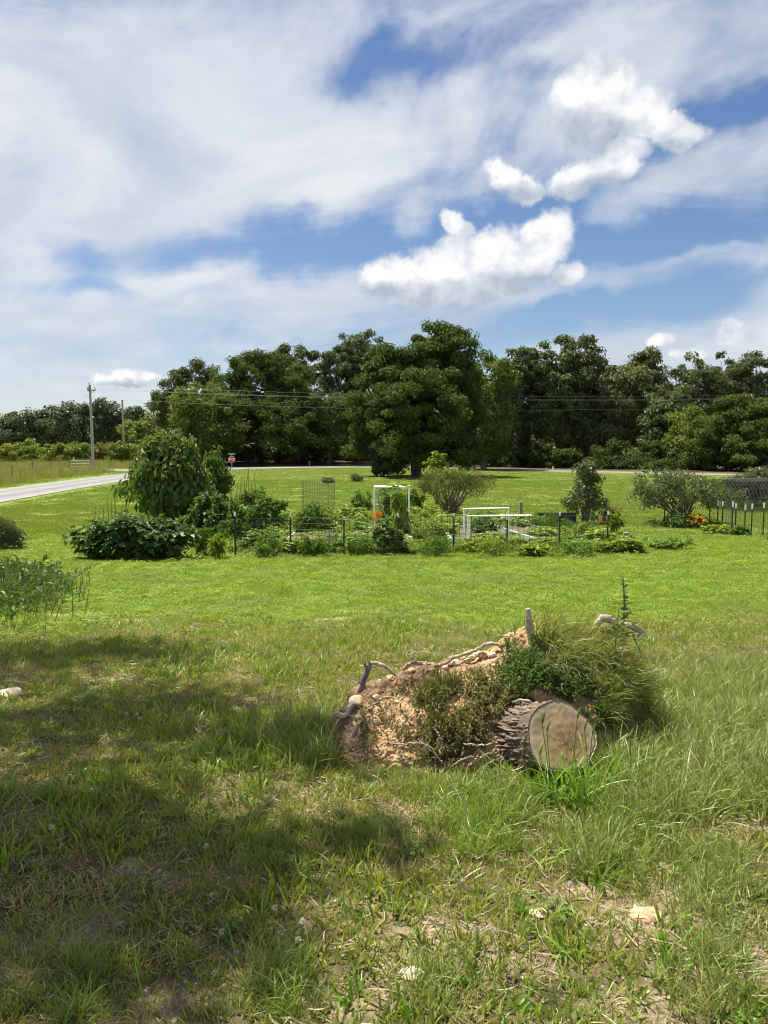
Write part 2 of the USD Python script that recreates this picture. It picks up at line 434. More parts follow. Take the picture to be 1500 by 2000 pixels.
plain("white_paint", (0.78, 0.78, 0.76), 0.5, 10, 0.08)
plain("wire", (0.05, 0.055, 0.05), 0.6, 10, 0.2)
plain("net_black", (0.03, 0.032, 0.035), 0.6, 10, 0.2)
plain("planter_black", (0.018, 0.018, 0.022), 0.5, 10, 0.2)
plain("power_wire", (0.10, 0.10, 0.10), 0.5, 10, 0.1)
plain("sign_red", (0.55, 0.02, 0.035), 0.4, 5, 0.05)
plain("sign_white", (0.8, 0.8, 0.8), 0.4, 5, 0.03)
plain("sign_green", (0.14, 0.36, 0.30), 0.4, 5, 0.05)
plain("galvanised", (0.38, 0.39, 0.40), 0.45, 10, 0.15, metallic=0.4)
plain("bed_soil", (0.10, 0.075, 0.05), 0.95, 20, 0.4)
plain("mulch", (0.30, 0.20, 0.14), 0.95, 18, 0.45, bump=0.8, bscale=50)
plain("root_pale", (0.32, 0.255, 0.19), 0.9, 45, 0.55, bump=0.5, bscale=120)
plain("root_dark", (0.10, 0.09, 0.085), 0.85, 30, 0.4, bump=0.5, bscale=120)
plain("root_brown", (0.24, 0.17, 0.12), 0.85, 30, 0.4, bump=0.5, bscale=120)
plain("rock_tan", (0.50, 0.38, 0.25), 0.85, 14, 0.25, bump=0.4, bscale=70)
plain("rock_pale", (0.50, 0.42, 0.31), 0.85, 16, 0.2, bump=0.4, bscale=70)
plain("rock_orange", (0.42, 0.26, 0.15), 0.85, 16, 0.25, bump=0.4, bscale=70)
plain("gravel", (0.34, 0.30, 0.25), 0.9, 30, 0.2)
plain("red_thing", (0.20, 0.05, 0.03), 0.6, 10, 0.2)
# soil of the uprooted mass
mat("clod_soil", {"g": ("geometry", {}), "t": ("noise_texture", {"scale": 5.0, "detail": 6.0, "roughness": 0.6}), "t2": ("noise_texture", {"scale": 45.0, "detail": 6.0, "roughness": 0.65}),
                  "r": ("rgb_ramp", {"ramp": [(0.30, (0.17, 0.11, 0.062)), (0.46, (0.32, 0.21, 0.118)), (0.62, (0.46, 0.32, 0.185)), (0.75, (0.46, 0.355, 0.235))]}),
                  "r2": ("rgb_ramp", {"ramp": [(0.32, (0.62, 0.58, 0.54)), (0.5, (0.95, 0.93, 0.9)), (0.68, (1.15, 1.12, 1.08))]}),
                  "mx": ("mix_color", {"blend_type": "multiply", "fac": 1.0, "use_clamp": False}), "b": ("bump", {"strength": 0.7, "distance": 0.012}),
                  "a": ("attribute", {"attribute": "crust"}), "dk": ("mix_color", {"b": (0.15, 0.095, 0.06)}), "am": ("math", {"math_type": "multiply", "value2": 0.8}),
                  "p": ("principled_bsdf", {"roughness": 0.95, "specular_ior_level": 0.1})},
    [("g.position", "t.vector"), ("g.position", "t2.vector"), ("t.fac", "r.fac"), ("t2.fac", "r2.fac"), ("a.fac", "am.value1"), ("am.value", "dk.fac"), ("r.color", "dk.a"), ("dk.result", "mx.a"), ("r2.color", "mx.b"), ("mx.result", "p.base_color"), ("t2.fac", "b.height"), ("b.normal", "p.normal")])
# bark and cut wood: colours measured along the log are stored on the mesh
mat("log_bark", {"a": ("attribute", {"attribute": "tone"}), "g": ("geometry", {}), "t": ("noise_texture", {"scale": 60.0, "detail": 5.0}),
                 "r": ("rgb_ramp", {"ramp": [(0.0, (0.06, 0.045, 0.035)), (0.45, (0.19, 0.14, 0.10)), (0.8, (0.34, 0.27, 0.21)), (1.0, (0.42, 0.35, 0.29))]}),
                 "m": ("math", {"math_type": "multiply_add", "value2": 0.35}), "b": ("bump", {"strength": 0.5, "distance": 0.006}),
                 "p": ("principled_bsdf", {"roughness": 0.9, "specular_ior_level": 0.15})},
    [("a.fac", "m.value3"), ("g.position", "t.vector"), ("t.fac", "m.value1"), ("m.value", "r.fac"), ("r.color", "p.base_color"), ("t.fac", "b.height"), ("b.normal", "p.normal")])
mat("cut_wood", {"a": ("attribute", {"attribute": "tone"}), "g": ("geometry", {}), "t": ("noise_texture", {"scale": 90.0, "detail": 4.0}), "b": ("bump", {"strength": 0.05, "distance": 0.001}),
                 "p": ("principled_bsdf", {"roughness": 0.75, "specular_ior_level": 0.25})},
    [("a.color", "p.base_color"), ("g.position", "t.vector"), ("t.fac", "b.height"), ("b.normal", "p.normal")])
# ground: zone r = bare earth, g = woodland floor, b = lawn that is lush (the rest: thin olive turf)
mat("ground", {"a": ("attribute", {"attribute": "zone"}), "s": ("separate_color", {}), "g": ("geometry", {}),
               "t": ("noise_texture", {"scale": 9.0, "detail": 8.0, "roughness": 0.65}), "t2": ("noise_texture", {"scale": 55.0, "detail": 6.0, "roughness": 0.65}), "t3": ("noise_texture", {"scale": 0.35, "detail": 4.0}),
               "ol": ("rgb_ramp", {"ramp": [(0.35, (0.045, 0.045, 0.018)), (0.5, (0.085, 0.078, 0.032)), (0.68, (0.16, 0.125, 0.07))]}),
               "lu": ("rgb_ramp", {"ramp": [(0.35, (0.08, 0.12, 0.02)), (0.55, (0.13, 0.18, 0.03)), (0.7, (0.17, 0.20, 0.04))]}),
               "be": ("rgb_ramp", {"ramp": [(0.30, (0.12, 0.08, 0.055)), (0.44, (0.24, 0.17, 0.11)), (0.56, (0.36, 0.27, 0.18)), (0.70, (0.50, 0.42, 0.31))]}),
               "fl": ("rgb_ramp", {"ramp": [(0.35, (0.05, 0.033, 0.025)), (0.65, (0.11, 0.065, 0.05))]}),
               "m1": ("mix_color", {}), "m2": ("mix_color", {}), "m3": ("mix_color", {}), "b": ("bump", {"strength": 0.8, "distance": 0.02}),
               "p": ("principled_bsdf", {"roughness": 0.95, "specular_ior_level": 0.1})},
    [("a.color", "s.color"), ("g.position", "t.vector"), ("g.position", "t2.vector"), ("t.fac", "ol.fac"), ("t.fac", "lu.fac"), ("t2.fac", "be.fac"), ("t.fac", "fl.fac"),
     ("s.b", "m1.fac"), ("ol.color", "m1.a"), ("lu.color", "m1.b"), ("s.r", "m2.fac"), ("m1.result", "m2.a"), ("be.color", "m2.b"), ("s.g", "m3.fac"), ("m2.result", "m3.a"), ("fl.color", "m3.b"),
     ("m3.result", "p.base_color"), ("t2.fac", "b.height"), ("b.normal", "p.normal")])
mat("road", {"a": ("attribute", {"attribute": "across"}), "g": ("geometry", {}), "t": ("noise_texture", {"scale": 0.8, "detail": 7.0, "roughness": 0.65}), "t2": ("noise_texture", {"scale": 30.0, "detail": 4.0}),
             "w": ("rgb_ramp", {"ramp": [(0.0, (0.211, 0.205, 0.191)), (0.16, (0.191, 0.188, 0.178)), (0.30, (0.132, 0.132, 0.135)), (0.40, (0.185, 0.182, 0.175)), (0.58, (0.185, 0.182, 0.175)), (0.68, (0.139, 0.139, 0.142)), (0.84, (0.191, 0.188, 0.178)), (1.0, (0.211, 0.205, 0.191))]}),
             "r": ("rgb_ramp", {"ramp": [(0.35, (0.85, 0.85, 0.86)), (0.65, (1.1, 1.1, 1.08))]}), "mx": ("mix_color", {"blend_type": "multiply", "fac": 1.0}),
             "p": ("principled_bsdf", {"roughness": 0.85, "specular_ior_level": 0.2})},
    [("a.fac", "w.fac"), ("g.position", "t.vector"), ("t.fac", "r.fac"), ("w.color", "mx.a"), ("r.color", "mx.b"), ("mx.result", "p.base_color")])


def primvar(prim, name, data, typ="float"):
    T = {"float": Sdf.ValueTypeNames.FloatArray, "color": Sdf.ValueTypeNames.Color3fArray}[typ]
    pv = UsdGeom.PrimvarsAPI(prim).CreatePrimvar(name, T, "vertex")
    data = np.asarray(data, np.float32)
    pv.Set(Vt.FloatArray.FromNumpy(data) if typ == "float" else Vt.Vec3fArray.FromNumpy(data))


# ------------------------------------------------------------------ ground and road
_prof = PchipInterpolator([-3000, -40, 0, 3, 5, 8.4, 14, 20, 24, 40, 96, 102, 110, 3000], [0.3, 0.15, 0, -0.02, -0.14, -0.42, -0.88, -1.25, -1.31, -1.31, -1.31, -0.95, -0.75, -0.7])


def n2(x, y, s, seed=0, o=4):
    return meshkit.fbm(np.stack([np.asarray(x, float) * s, np.asarray(y, float) * s, np.full(np.shape(x), 3.7)], -1), o, seed)


def Hh(x, y):
    x, y = np.asarray(x, float), np.asarray(y, float)
    near = np.clip((24 - y) / 14, 0, 1) * np.clip((30 - np.abs(x)) / 15, 0, 1)
    return _prof(y) + near * (0.07 * (n2(x, y, 0.6, 1) - 0.5) + 0.045 * (n2(x, y, 3.0, 2) - 0.5)) + np.clip((80 - y) / 40, 0, 1) * 0.05 * (n2(x, y, 0.12, 4, 2) - 0.5) * np.clip(y / 20, 0, 1)


def G(px, py):
    """Ground point seen at a pixel of the photograph."""
    d = ray(px, py)
    lo, hi = 0.8, 500.0
    for n in (220, 60, 60):
        t = np.geomspace(lo, hi, n)
        q = EYE + d * t[:, None]
        k = max(1, int(np.argmax(q[:, 2] <= Hh(q[:, 0], q[:, 1]))))
        lo, hi = t[k - 1], t[k]
    return EYE + d * hi


def ground_at(px, D):
    x = (px - 750) / 1500 * D * 1.0
    for _ in range(4):
        z = float(Hh(x, D))
        # forward depth of the point
        depth = D * FWD[1] + (z - EYE[2]) * FWD[2]
        x = (px - 750) / 1500 * depth
    return np.array([x, D, float(Hh(x, D))])


ROAD = spline([(-17, -10), (-19, 15), (-21.2, 40), (-22, 56), (-22, 68), (-21, 78), (-17.5, 86.5), (-11, 91), (-3, 93.5), (5, 91), (11.5, 84.5), (23.7, 75), (40, 64), (62, 52)], 240)
SIDE = spline([(-21.5, 80), (-26, 82.0), (-31, 82.5), (-45, 82), (-80, 84)], 60)


def road_dist(x, y):
    p = np.stack([np.ravel(x), np.ravel(y)], 1)
    from scipy.spatial import cKDTree
    return cKDTree(np.vstack([ROAD, SIDE])).query(p)[0].reshape(np.shape(x))


# bare patches of the near lawn, by pixel of their centre
BARE = [(700, 1765, .28, .12), (1120, 1740, .34, .1), (1270, 1790, .34, .14), (1420, 1605, .38, .14), (800, 1905, .28, .12), (440, 1880, .22, .08), (400, 1720, .3, .1), (540, 1700, .14, .06), (270, 1700, .2, .08),
        (1250, 1960, .22, .08), (880, 1820, .3, .1), (470, 1380, .4, .3), (230, 1115 + 210, .3, .2), (30, 1530, .25, .14), (60, 1600, .3, .1), (720, 1195, .7, .3), (650, 1210, .5, .25), (250, 1212, .5, .2), (110, 1202, .7, .2),
        (280, 1110, 1.3, .35), (830, 1215, .3, .2), (770, 1580, .35, .1), (1000, 1590, .3, .1), (600, 1810, .25, .08), (330, 1960, .3, .1), (1400, 1900, .25, .08), (960, 1230, .4, .2), (20, 1330, .3, .2), (760, 1690, .2, .06),
        (1040, 985, 4.5, .8), (1130, 975, 1.5, .5), (1270, 992, 1.6, .5), (1010, 1880, .3, .08), (640, 1960, .3, .08), (120, 1850, .3, .1), (520, 1560, .2, .06), (1330, 1700, .2, .07)]
BAREW = [(G(a, b), rx, ry) for a, b, rx, ry in BARE]


def bare(x, y):
    x, y = np.asarray(x, float), np.asarray(y, float)
    out = np.zeros(np.shape(x))
    wob = 0.9 * (n2(x, y, 4.0, 9) - 0.5)
    for c, rx, ry in BAREW:
        r = np.hypot((x - c[0]) / (rx * .75), (y - c[1]) / (ry * 1.1)) + 1.5 * wob
        out = np.maximum(out, np.clip((1.10 - r) / 0.9, 0, 1) * (.8 if c[0] > .1 or c[1] > 7 else .6))
    thin = np.clip((n2(x, y, 2.6, 12) - 0.60) / 0.12, 0, 1) * np.clip((7 - y) / 3, 0, 1) * 0.6
    return np.maximum(out, thin)


def lush(x, y):
    edge = 7.6 + 2.2 * (n2(x, y, 0.45, 21) - 0.5) + 1.8 * (n2(x, y, 2.0, 22) - 0.5)
    return np.clip((y - edge) / 1.6, 0, 1)


def beyond_road(x):
    """Where the woodland floor starts: a little past the far edge of the road."""
    k = ROAD[:, 1] > 60
    r = ROAD[k & (ROAD[:, 0] > -23)]
    o = np.argsort(r[:, 0])
    return np.interp(x, r[o, 0], r[o, 1]) + 3.6 + 1.2 * np.clip((-x) / 15, 0, 1)


def build_ground():
    ys = np.r_[np.arange(-3, 1.6, 0.4), np.arange(1.6, 9.5, 0.045), np.geomspace(9.5, 120, 150)[0:], np.geomspace(125, 3000, 24)]
    ys = np.r_[-3000, -400, -60, -12, ys]
    xs = np.r_[np.arange(0, 3.4, 0.045), np.geomspace(3.45, 70, 90), np.geomspace(75, 3000, 22)]
    xs = np.r_[-xs[:0:-1], xs]
    X, Y = np.meshgrid(xs, ys)
    Z = Hh(X, Y)
    # slight crown and shoulder so that the road sits on the land
    v = np.stack([X, Y, Z], -1).reshape(-1, 3)
    nx, ny = len(xs), len(ys)
    i, j = np.meshgrid(np.arange(ny - 1), np.arange(nx - 1), indexing="ij")
    a = (i * nx + j).ravel()
    f = np.concatenate([np.stack([a, a + 1, a + nx + 1], 1), np.stack([a, a + nx + 1, a + nx], 1)])
    g = usdkit.mesh(stage, path_of("ground"), (v, f), M["ground"], True)
    tag(g, "rolling lawn ground running back to the road and woods", None, None, "structure")
    x, y = v[:, 0], v[:, 1]
    b = bare(x, y) * (y < 40)
    fl = np.clip((y - beyond_road(x)) / 1.5, 0, 1) * np.clip((x + 26) / 4, 0, 1)
    primvar(g.GetPrim(), "zone", np.stack([b, fl, lush(x, y)], 1), "color")


build_ground()


def strip(name, line, half, label, lift):
    t = unit(np.gradient(line, axis=0))
    nrm = np.stack([-t[:, 1], t[:, 0]], 1)
    k = np.linspace(-1, 1, 9)
    wid = half * (1 - .4 * np.clip((line[:, 0] - 2) / 6, 0, 1))
    pts = line[:, None] + nrm[:, None] * (k[None, :] * wid[:, None])[:, :, None]
    z = Hh(pts[..., 0], pts[..., 1]) + lift + 0.04 * (1 - k ** 2)
    v = np.concatenate([pts, z[..., None]], -1).reshape(-1, 3)
    n, m = len(line), 9
    i, j = np.meshgrid(np.arange(n - 1), np.arange(m - 1), indexing="ij")
    a = (i * m + j).ravel()
    f = np.concatenate([np.stack([a, a + m, a + m + 1], 1), np.stack([a, a + m + 1, a + 1], 1)])
    g = usdkit.mesh(stage, path_of(name), (v, f[:, ::-1]), M["road"], True)
    tag(g, label, None, None, "structure")
    primvar(g.GetPrim(), "across", np.tile((k + 1) / 2, n))


strip("road", ROAD, 2.35, "pale chip seal road curving round the lawn", 0.03)
strip("side_road", SIDE, 2.2, "pale side road leaving past the tall utility pole", 0.022)


# ------------------------------------------------------------------ trees
def crown(rng, c, r, nclump, clr, nleaf, L, W=0.5, flat=0.65, fill=0.5, wob=0.5, lowcut=-1.0):
    """Leaf clumps spread through an uneven ellipsoid. Returns the leaf mesh and the clump centres."""
    c, r = np.asarray(c, float), np.asarray(r, float)
    u = rand_dirs(rng, nclump * 3)
    u = u[u[:, 2] > lowcut][:nclump]
    rad = fill + (1 - fill) * rng.random(len(u)) ** 0.6
    lump = np.minimum(1 + wob * (meshkit.noise(u * 1.7 + rng.uniform(0, 50, 3), 5) - 0.5) * 1.3, 1.08)
    u = np.sign(u) * np.abs(u) ** .78
    cc = c + u * r * (rad * lump)[:, None]
    n = rng.multinomial(nleaf, np.ones(len(cc)) / len(cc))
    idx = np.repeat(np.arange(len(cc)), n)
    q = rand_dirs(rng, len(idx)) * (rng.random(len(idx)) ** 0.45)[:, None]
    cr = clr * rng.uniform(0.6, 1.25, len(cc))
    p = cc[idx] + q * cr[idx][:, None] * np.array([1, 1, flat])
    out = unit(p - c)
    nrm = unit(0.9 * q + 0.5 * out + np.array([0, 0, 0.7]) + 0.55 * rng.normal(size=p.shape))
    d = unit(np.cross(nrm, rng.normal(size=p.shape)) + np.array([0, 0, -0.25]))
    ll = L * rng.uniform(0.6, 1.3, len(p))
    return leaves(p, d, nrm, ll, ll * W), cc


def fit(lv, cc, cx, cz, w, z0, zt):
    """Stretch a crown to the height and spread it has in the photograph."""
    lo, hi = np.percentile(lv[:, 2], .2), np.percentile(lv[:, 2], 99.6)
    xl, xh = np.percentile(lv[:, 0], .4), np.percentile(lv[:, 0], 99.6)
    for q in (cc, lv):
        q[:, 2] = z0 + (q[:, 2] - lo) * (zt - z0) / (hi - lo)
        q[:, 0] = cx + (q[:, 0] - (xl + xh) / 2) * 2 * w / (xh - xl)


def limbs(rng, base, cc, r0, trunk_top, sides=7, nlimb=12, twig=0.03):
    """Trunk and limbs up to some of the clumps, one mesh."""
    h = trunk_top - base
    wob = rng.normal(0, 0.03, (6, 3)) * np.linalg.norm(h)
    wob[0] = 0
    tp = base + np.linspace(0, 1, 6)[:, None] * h + wob * np.array([1, 1, 0])
    parts = [tube(tp, np.array([1.35, 1.0, 0.9, 0.78, 0.62, 0.4]) * r0, sides)]
    far = np.argsort(-((cc - cc.mean(0)) ** 2).sum(1))[:nlimb // 2]
    for k in np.unique(np.r_[far, rng.choice(len(cc), min(nlimb, len(cc)), replace=False)]):
        s = rng.uniform(0.3, 0.95)
        a = base + h * s + np.interp(s, np.linspace(0, 1, 6), np.arange(6))[None].repeat(1)[0] * 0
        a = np.array([np.interp(s, np.linspace(0, 1, 6), tp[:, i]) for i in range(3)])
        e = a + .92 * (cc[k] - a)
        mid = (a + e) / 2 + np.array([0, 0, 0.1 * np.linalg.norm(e - a)]) + rng.normal(0, 0.06 * np.linalg.norm(e - a), 3)
        parts.append(tube(spline([a, mid, e], 5), np.array([0.36, 0.26, 0.17, 0.10, 0.04]) * r0 + twig * 0.3, 5))
    return cat_(parts)


def tree(name, label, px, top, wpx, D, leaf, seed, group=None, nleaf=7000, nclump=70, L=0.36, low=1.2, clr=None, fill=0.5, wob=0.5, cat="tree", trunk=None, depth=None, flat=0.65, W=0.5, lowcut=-0.9, bark="tree_bark", nlimb=14, shift=0.0):
    rng = np.random.default_rng(seed)
    b = ground_at(px, D)
    zt = P(px, top, D)[2]
    w = wpx / 1500 * D / 2
    z0 = b[2] + low
    hz = (zt - z0) / 2
    c = np.array([b[0] + shift, b[1], z0 + hz])
    clr = clr or 0.32 * w + 0.25
    r = np.array([max(w - clr * 0.6, 0.3 * w), max((depth or w) - clr * 0.6, 0.3 * w), max(hz - clr * flat * 0.6, 0.3 * hz)])
    (lv, lf), cc = crown(rng, c, r, nclump, clr, nleaf, L, W, flat, fill, wob, lowcut)
    fit(lv, cc, c[0], c[2], w, z0, zt)
    t = thing(name, label, cat, b, group=group)
    r0 = trunk or 0.022 * (zt - b[2])
    obj("trunk", limbs(rng, b - [0, 0, 0.15], cc, r0, np.array([c[0], c[1], c[2] + 0.35 * hz]), nlimb=nlimb), bark, t, 40, rel=b)
    obj("crown", (lv, lf), leaf, t, rel=b)
    return t


# the big walnut in the field


def lobed_tree(name, label, px, D, lobes, leaf, seed, L, clr, dens, r0, group=None, W=0.42):
    """A tree whose crown is several masses; each lobe = (px, py, half width, half height) in the photograph, dy in metres towards the back."""
    rng = np.random.default_rng(seed)
    b = ground_at(px, D)
    parts, cc = [], []
    for lx, ly, hw, hh, dy in lobes:
        c = P(lx, ly, D) + [0, dy, 0]
        rx, rz = hw / 1500 * D, hh / 1500 * D
        area = rx * rz * 4
        (v, f), q = crown(rng, c, (max(rx - .4 * clr, .4), max(.85 * rx - .4 * clr, .4), max(rz - .3 * clr, .35)), max(8, int(area * 1.3)), clr, int(area * dens), L, W, .6, .35, .8)
        parts.append((v, f))
        cc.append(q)
    cc = np.vstack(cc)
    t = thing(name, label, "tree", b, group=group)
    top = np.array([b[0], b[1], cc[:, 2].mean() + .5 * (cc[:, 2].max() - cc[:, 2].mean())])
    obj("trunk", limbs(rng, b - [0, 0, .15], cc, r0, top, nlimb=60), "tree_bark", t, 40, rel=b)
    obj("crown", cat_(parts), leaf, t, rel=b)


lobed_tree("walnut_tree", "great rounded walnut tree alone on the lawn, reaching almost to the ground", 815, 67,
           [(852, 690, 70, 52, 0), (775, 722, 66, 56, -1), (905, 735, 44, 52, 0), (722, 812, 44, 52, 0), (820, 800, 104, 80, -3), (915, 815, 42, 58, 1), (700, 868, 30, 30, 0), (862, 872, 84, 40, -2.5), (790, 890, 66, 34, -3), (898, 650, 26, 12, 0), (850, 642, 34, 12, 0), (745, 690, 26, 20, 0), (908, 876, 42, 34, 0), (815, 785, 118, 108, 0), (925, 672, 16, 8, 0)],
           "walnut_leaf", 11, 0.30, 0.9, 310, 0.38)
# edge of the woods, from far to near
WOOD = "trees along the edge of the woods"
ROWS = [
    # name, label, px, top, width, D, leaf, low
    ("walnut_tree", "low spreading green tree just past the second pole, limbs to the ground", 405, 752, 150, 97, "walnut_leaf", 0.6, 8000),
    ("oak_tree", "open-crowned dark oak standing above the low green tree, sky showing through", 382, 706, 110, 112, "oak_leaf", 7.5, 3600),
    ("oak_tree", "small ragged dark oak limb-crown beneath the open-crowned oak near the second pole", 330, 762, 60, 114, "oak_leaf", 4.5, 1900),
    ("oak_tree", "dark oak top rising just behind the broad pale green tree", 575, 674, 110, 114, "oak_leaf", 3.0, 6500),
    ("oak_tree", "narrow dark oak between the broad green tree and the great walnut, thin at its top", 655, 668, 90, 110, "oak_leaf", 1.5, 5500),
    ("oak_tree", "tall dark oak with clumped crown touching the great walnut's left shoulder", 708, 650, 110, 112, "oak_leaf", 2.0, 7500),
    ("walnut_tree", "pale green tree half hidden behind the great walnut's left flank", 640, 770, 160, 99, "walnut_leaf", 0.6, 8000),
    ("walnut_tree", "soft green tree showing behind the great walnut's right shoulder", 945, 690, 120, 84, "walnut_leaf", 0.8, 8000),
    ("oak_tree", "dark oak first in the row right of the great walnut", 1015, 684, 110, 95, "oak_leaf", 2.5, 8000),
    ("oak_tree", "tall broad dark oak with two heads, highest in the row right of the walnut", 1085, 662, 130, 96, "oak_leaf", 2.5, 10000),
    ("oak_tree", "tall dark oak with knobbly crown standing against the two-headed oak", 1145, 660, 100, 97, "oak_leaf", 2.5, 8500),
    ("oak_tree", "lower dark oak filling the dip beside the knobbly oak", 1205, 716, 100, 95, "oak_leaf", 2.2, 7500),
    ("oak_tree", "oak with a tufted lone head above the dip in the tree line", 1252, 685, 80, 97, "oak_leaf", 2.5, 6000),
    ("oak_tree", "grey-green lower oak behind the apple tree, beneath the tufted oak", 1295, 760, 120, 91, "oak_leaf", 1.8, 8000),
    ("oak_tree", "small thin-topped oak in the notch right of the tufted oak", 1322, 722, 70, 112, "oak_leaf", 2.0, 4500),
    ("oak_tree", "dark oak with flat grouped clumps, first of three at the far right", 1365, 694, 80, 112, "oak_leaf", 3.0, 5500),
    ("oak_tree", "dark oak with gaps of sky at its foot, middle of three at the far right", 1412, 690, 80, 113, "oak_leaf", 3.0, 5500),
    ("oak_tree", "dark oak cut by the photo's right edge, last of three at the far right", 1475, 690, 100, 113, "oak_leaf", 3.0, 6500),
    ("walnut_tree", "green tree bridging the gap between the bulging round tree and the oaks", 1350, 800, 110, 86, "walnut_leaf", 0.8, 7000),
]
for i, (nm, lb, px, top, w, D, leaf, low, nl) in enumerate(ROWS):
    tree(nm, lb, px, top, w, D, leaf, 100 + i, WOOD, depth=max(4.5, w / 1500 * D / 2), nleaf=int(nl * 2.3), nclump=max(40, nl // 48), L=0.38 if leaf == "oak_leaf" else 0.34, low=low,
         clr=.82 if leaf == "oak_leaf" else .9, fill=0.35, wob=(0.8 if low < 2.8 else 0.5) if leaf == "oak_leaf" else 0.5, W=0.5, nlimb=24)
lobed_tree("walnut_tree", "broad green round-topped tree behind the pawpaw and stop sign", 500, 101,
           [(500, 730, 66, 42, 0), (445, 775, 56, 48, 0), (560, 765, 58, 56, 0), (505, 820, 104, 56, -3), (428, 840, 50, 44, 0), (585, 845, 54, 44, 0), (500, 700, 30, 16, 0), (540, 702, 26, 14, 0), (470, 712, 24, 14, 0)],
           "walnut_leaf", 78, 0.36, 1.1, 190, 0.3, WOOD)
lobed_tree("walnut_tree", "bright green spreading tree bulging forward behind the net tunnel", 1450, 80,
           [(1440, 800, 46, 30, 0), (1395, 840, 48, 40, 0), (1470, 830, 50, 50, -1), (1370, 880, 34, 30, 0), (1430, 880, 60, 36, -2), (1490, 885, 46, 40, 0), (1500, 790, 30, 24, 0), (1415, 786, 18, 12, 0)],
           "walnut_leaf", 77, 0.30, 0.9, 300, 0.25, WOOD)
FARW = "far dark trees beyond the thicket"
for i, (px, top, w, lb) in enumerate([
        (-5, 806, 70, "far dark tree at the photo's left edge beyond the thicket"), (38, 806, 60, "far low dark tree second from the left edge"), (75, 800, 60, "far dark tree with a plain rounded top, third from the left edge"),
        (112, 792, 66, "far dark tree just left of the tall utility pole, with bare twigs above"), (150, 786, 60, "far tree touching the tall utility pole on its left"), (198, 780, 64, "tall open far tree between the two poles, sky in its crown"),
        (232, 806, 40, "low far tree right behind the second pole's left side"), (272, 796, 60, "far dark tree right of the second pole"), (305, 784, 60, "far tree at the foot of the open-crowned oak")]):
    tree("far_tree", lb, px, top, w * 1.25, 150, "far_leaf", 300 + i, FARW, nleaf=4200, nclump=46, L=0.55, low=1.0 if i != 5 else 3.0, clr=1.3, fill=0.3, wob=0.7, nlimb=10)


def woodland():
    """The inside of the woods behind the edge trees: one dark mass."""
    rng = np.random.default_rng(55)
    parts = []
    for px, top, w, D in [(x, 770 + rng.uniform(-25, 25), 120, 124 + rng.uniform(-4, 8)) for x in range(330, 1620, 55)] + [(x, 850 + rng.uniform(-12, 12), 90, 108 + rng.uniform(-3, 4)) for x in range(380, 1620, 42)] + [(x, 832 + rng.uniform(-8, 8), 90, 165) for x in range(-60, 340, 45)]:
        b = ground_at(px, D)
        zt = P(px, top, D)[2]
        hz = (zt - b[2]) / 2
        (v, f), _ = crown(rng, b + [0, 0, hz], (w / 1500 * D / 2, 3.0, hz * 0.95), 40, 1.3, 2500, 0.6, 0.55, fill=0.2)
        parts.append((v, f))
    w = obj("woodland", cat_(parts), "oak_leaf")
    tag(w, "deep shaded trees inside the woods", "woods", None, "stuff")
    parts = []
    for px, top, w_, off in [(x, rng.uniform(850, 900), 60, rng.uniform(8, 14)) for x in range(965, 1580, 22)] + [(x, rng.uniform(845, 885), 60, rng.uniform(5, 10)) for x in range(470, 980, 30)]:
        # just beyond the far edge of the road
        k = np.argmin(np.abs(project(np.c_[ROAD, np.full(len(ROAD), -1.3)])[:, 0] - px) + 1e4 * (ROAD[:, 1] < 50))
        D = ROAD[k, 1] + off + (6 if px < 760 else 0)
        b = ground_at(px, D)
        zt = P(px, top, D)[2]
        hz = (zt - b[2]) / 2
        (v, f), _ = crown(rng, b + [0, 0, hz], (w_ / 1500 * D / 2, 1.8, hz), 26, .6, 1500, 0.3, 0.5, fill=0.3)
        parts.append((v, f))
    w = obj("undergrowth", cat_(parts), "walnut_leaf")
    tag(w, "dark leafy undergrowth at the foot of the woods along the road", "undergrowth", None, "stuff")


woodland()
# dark cedar beside the walnut, bank undergrowth
tree("cedar_tree", "small dark upright cedar at the walnut's left foot", 744, 876, 44, 66, "cedar_leaf", 401, nleaf=3500, nclump=50, L=0.22, low=0.1, clr=0.35, fill=0.3, nlimb=6)

# yellow-green thicket along the field
THK = "bushes of the thicket beyond the field"
for i, (px, top, bot, w, leaf, lb) in enumerate([
        (8, 868, 902, 56, "thicket_leaf", "dark-leaved thicket bush at the photo's left edge"), (50, 858, 900, 56, "thicket_leaf", "tallest lime bush in the field thicket, left of the tall pole"), (84, 872, 900, 40, "thicket_leaf", "low lime bush beside the tallest lime bush"),
        (112, 866, 900, 50, "thicket_leaf", "lime bush standing behind the farm gate's far post"), (150, 864, 902, 52, "thicket_leaf", "lime bush immediately left of the tall pole"), (200, 866, 908, 44, "sumac_leaf", "yellow sumac bush right of the tall pole, reddish at its foot"),
        (232, 862, 906, 40, "thicket_leaf", "lime bush straight behind the second pole"), (262, 868, 912, 44, "sumac_leaf", "yellow sumac bush just right of the second pole"), (262, 820, 880, 52, "thicket_leaf", "green sapling rising above the sumac beside the second pole"),
        (300, 862, 915, 60, "thicket_leaf", "lime bush showing over the pawpaw's left shoulder"), (30, 885, 915, 90, "garden_leaf", "low grey-green bramble in front of the tallest lime bush")]):
    D = 98 + (i % 3) * 3
    tree("thicket_bush", lb, px, top, w * 1.15, D, leaf, 420 + i, THK, nleaf=3000, nclump=46, L=0.30, low=0.05, clr=0.55, fill=0.3, cat="bush", nlimb=8, trunk=0.06)


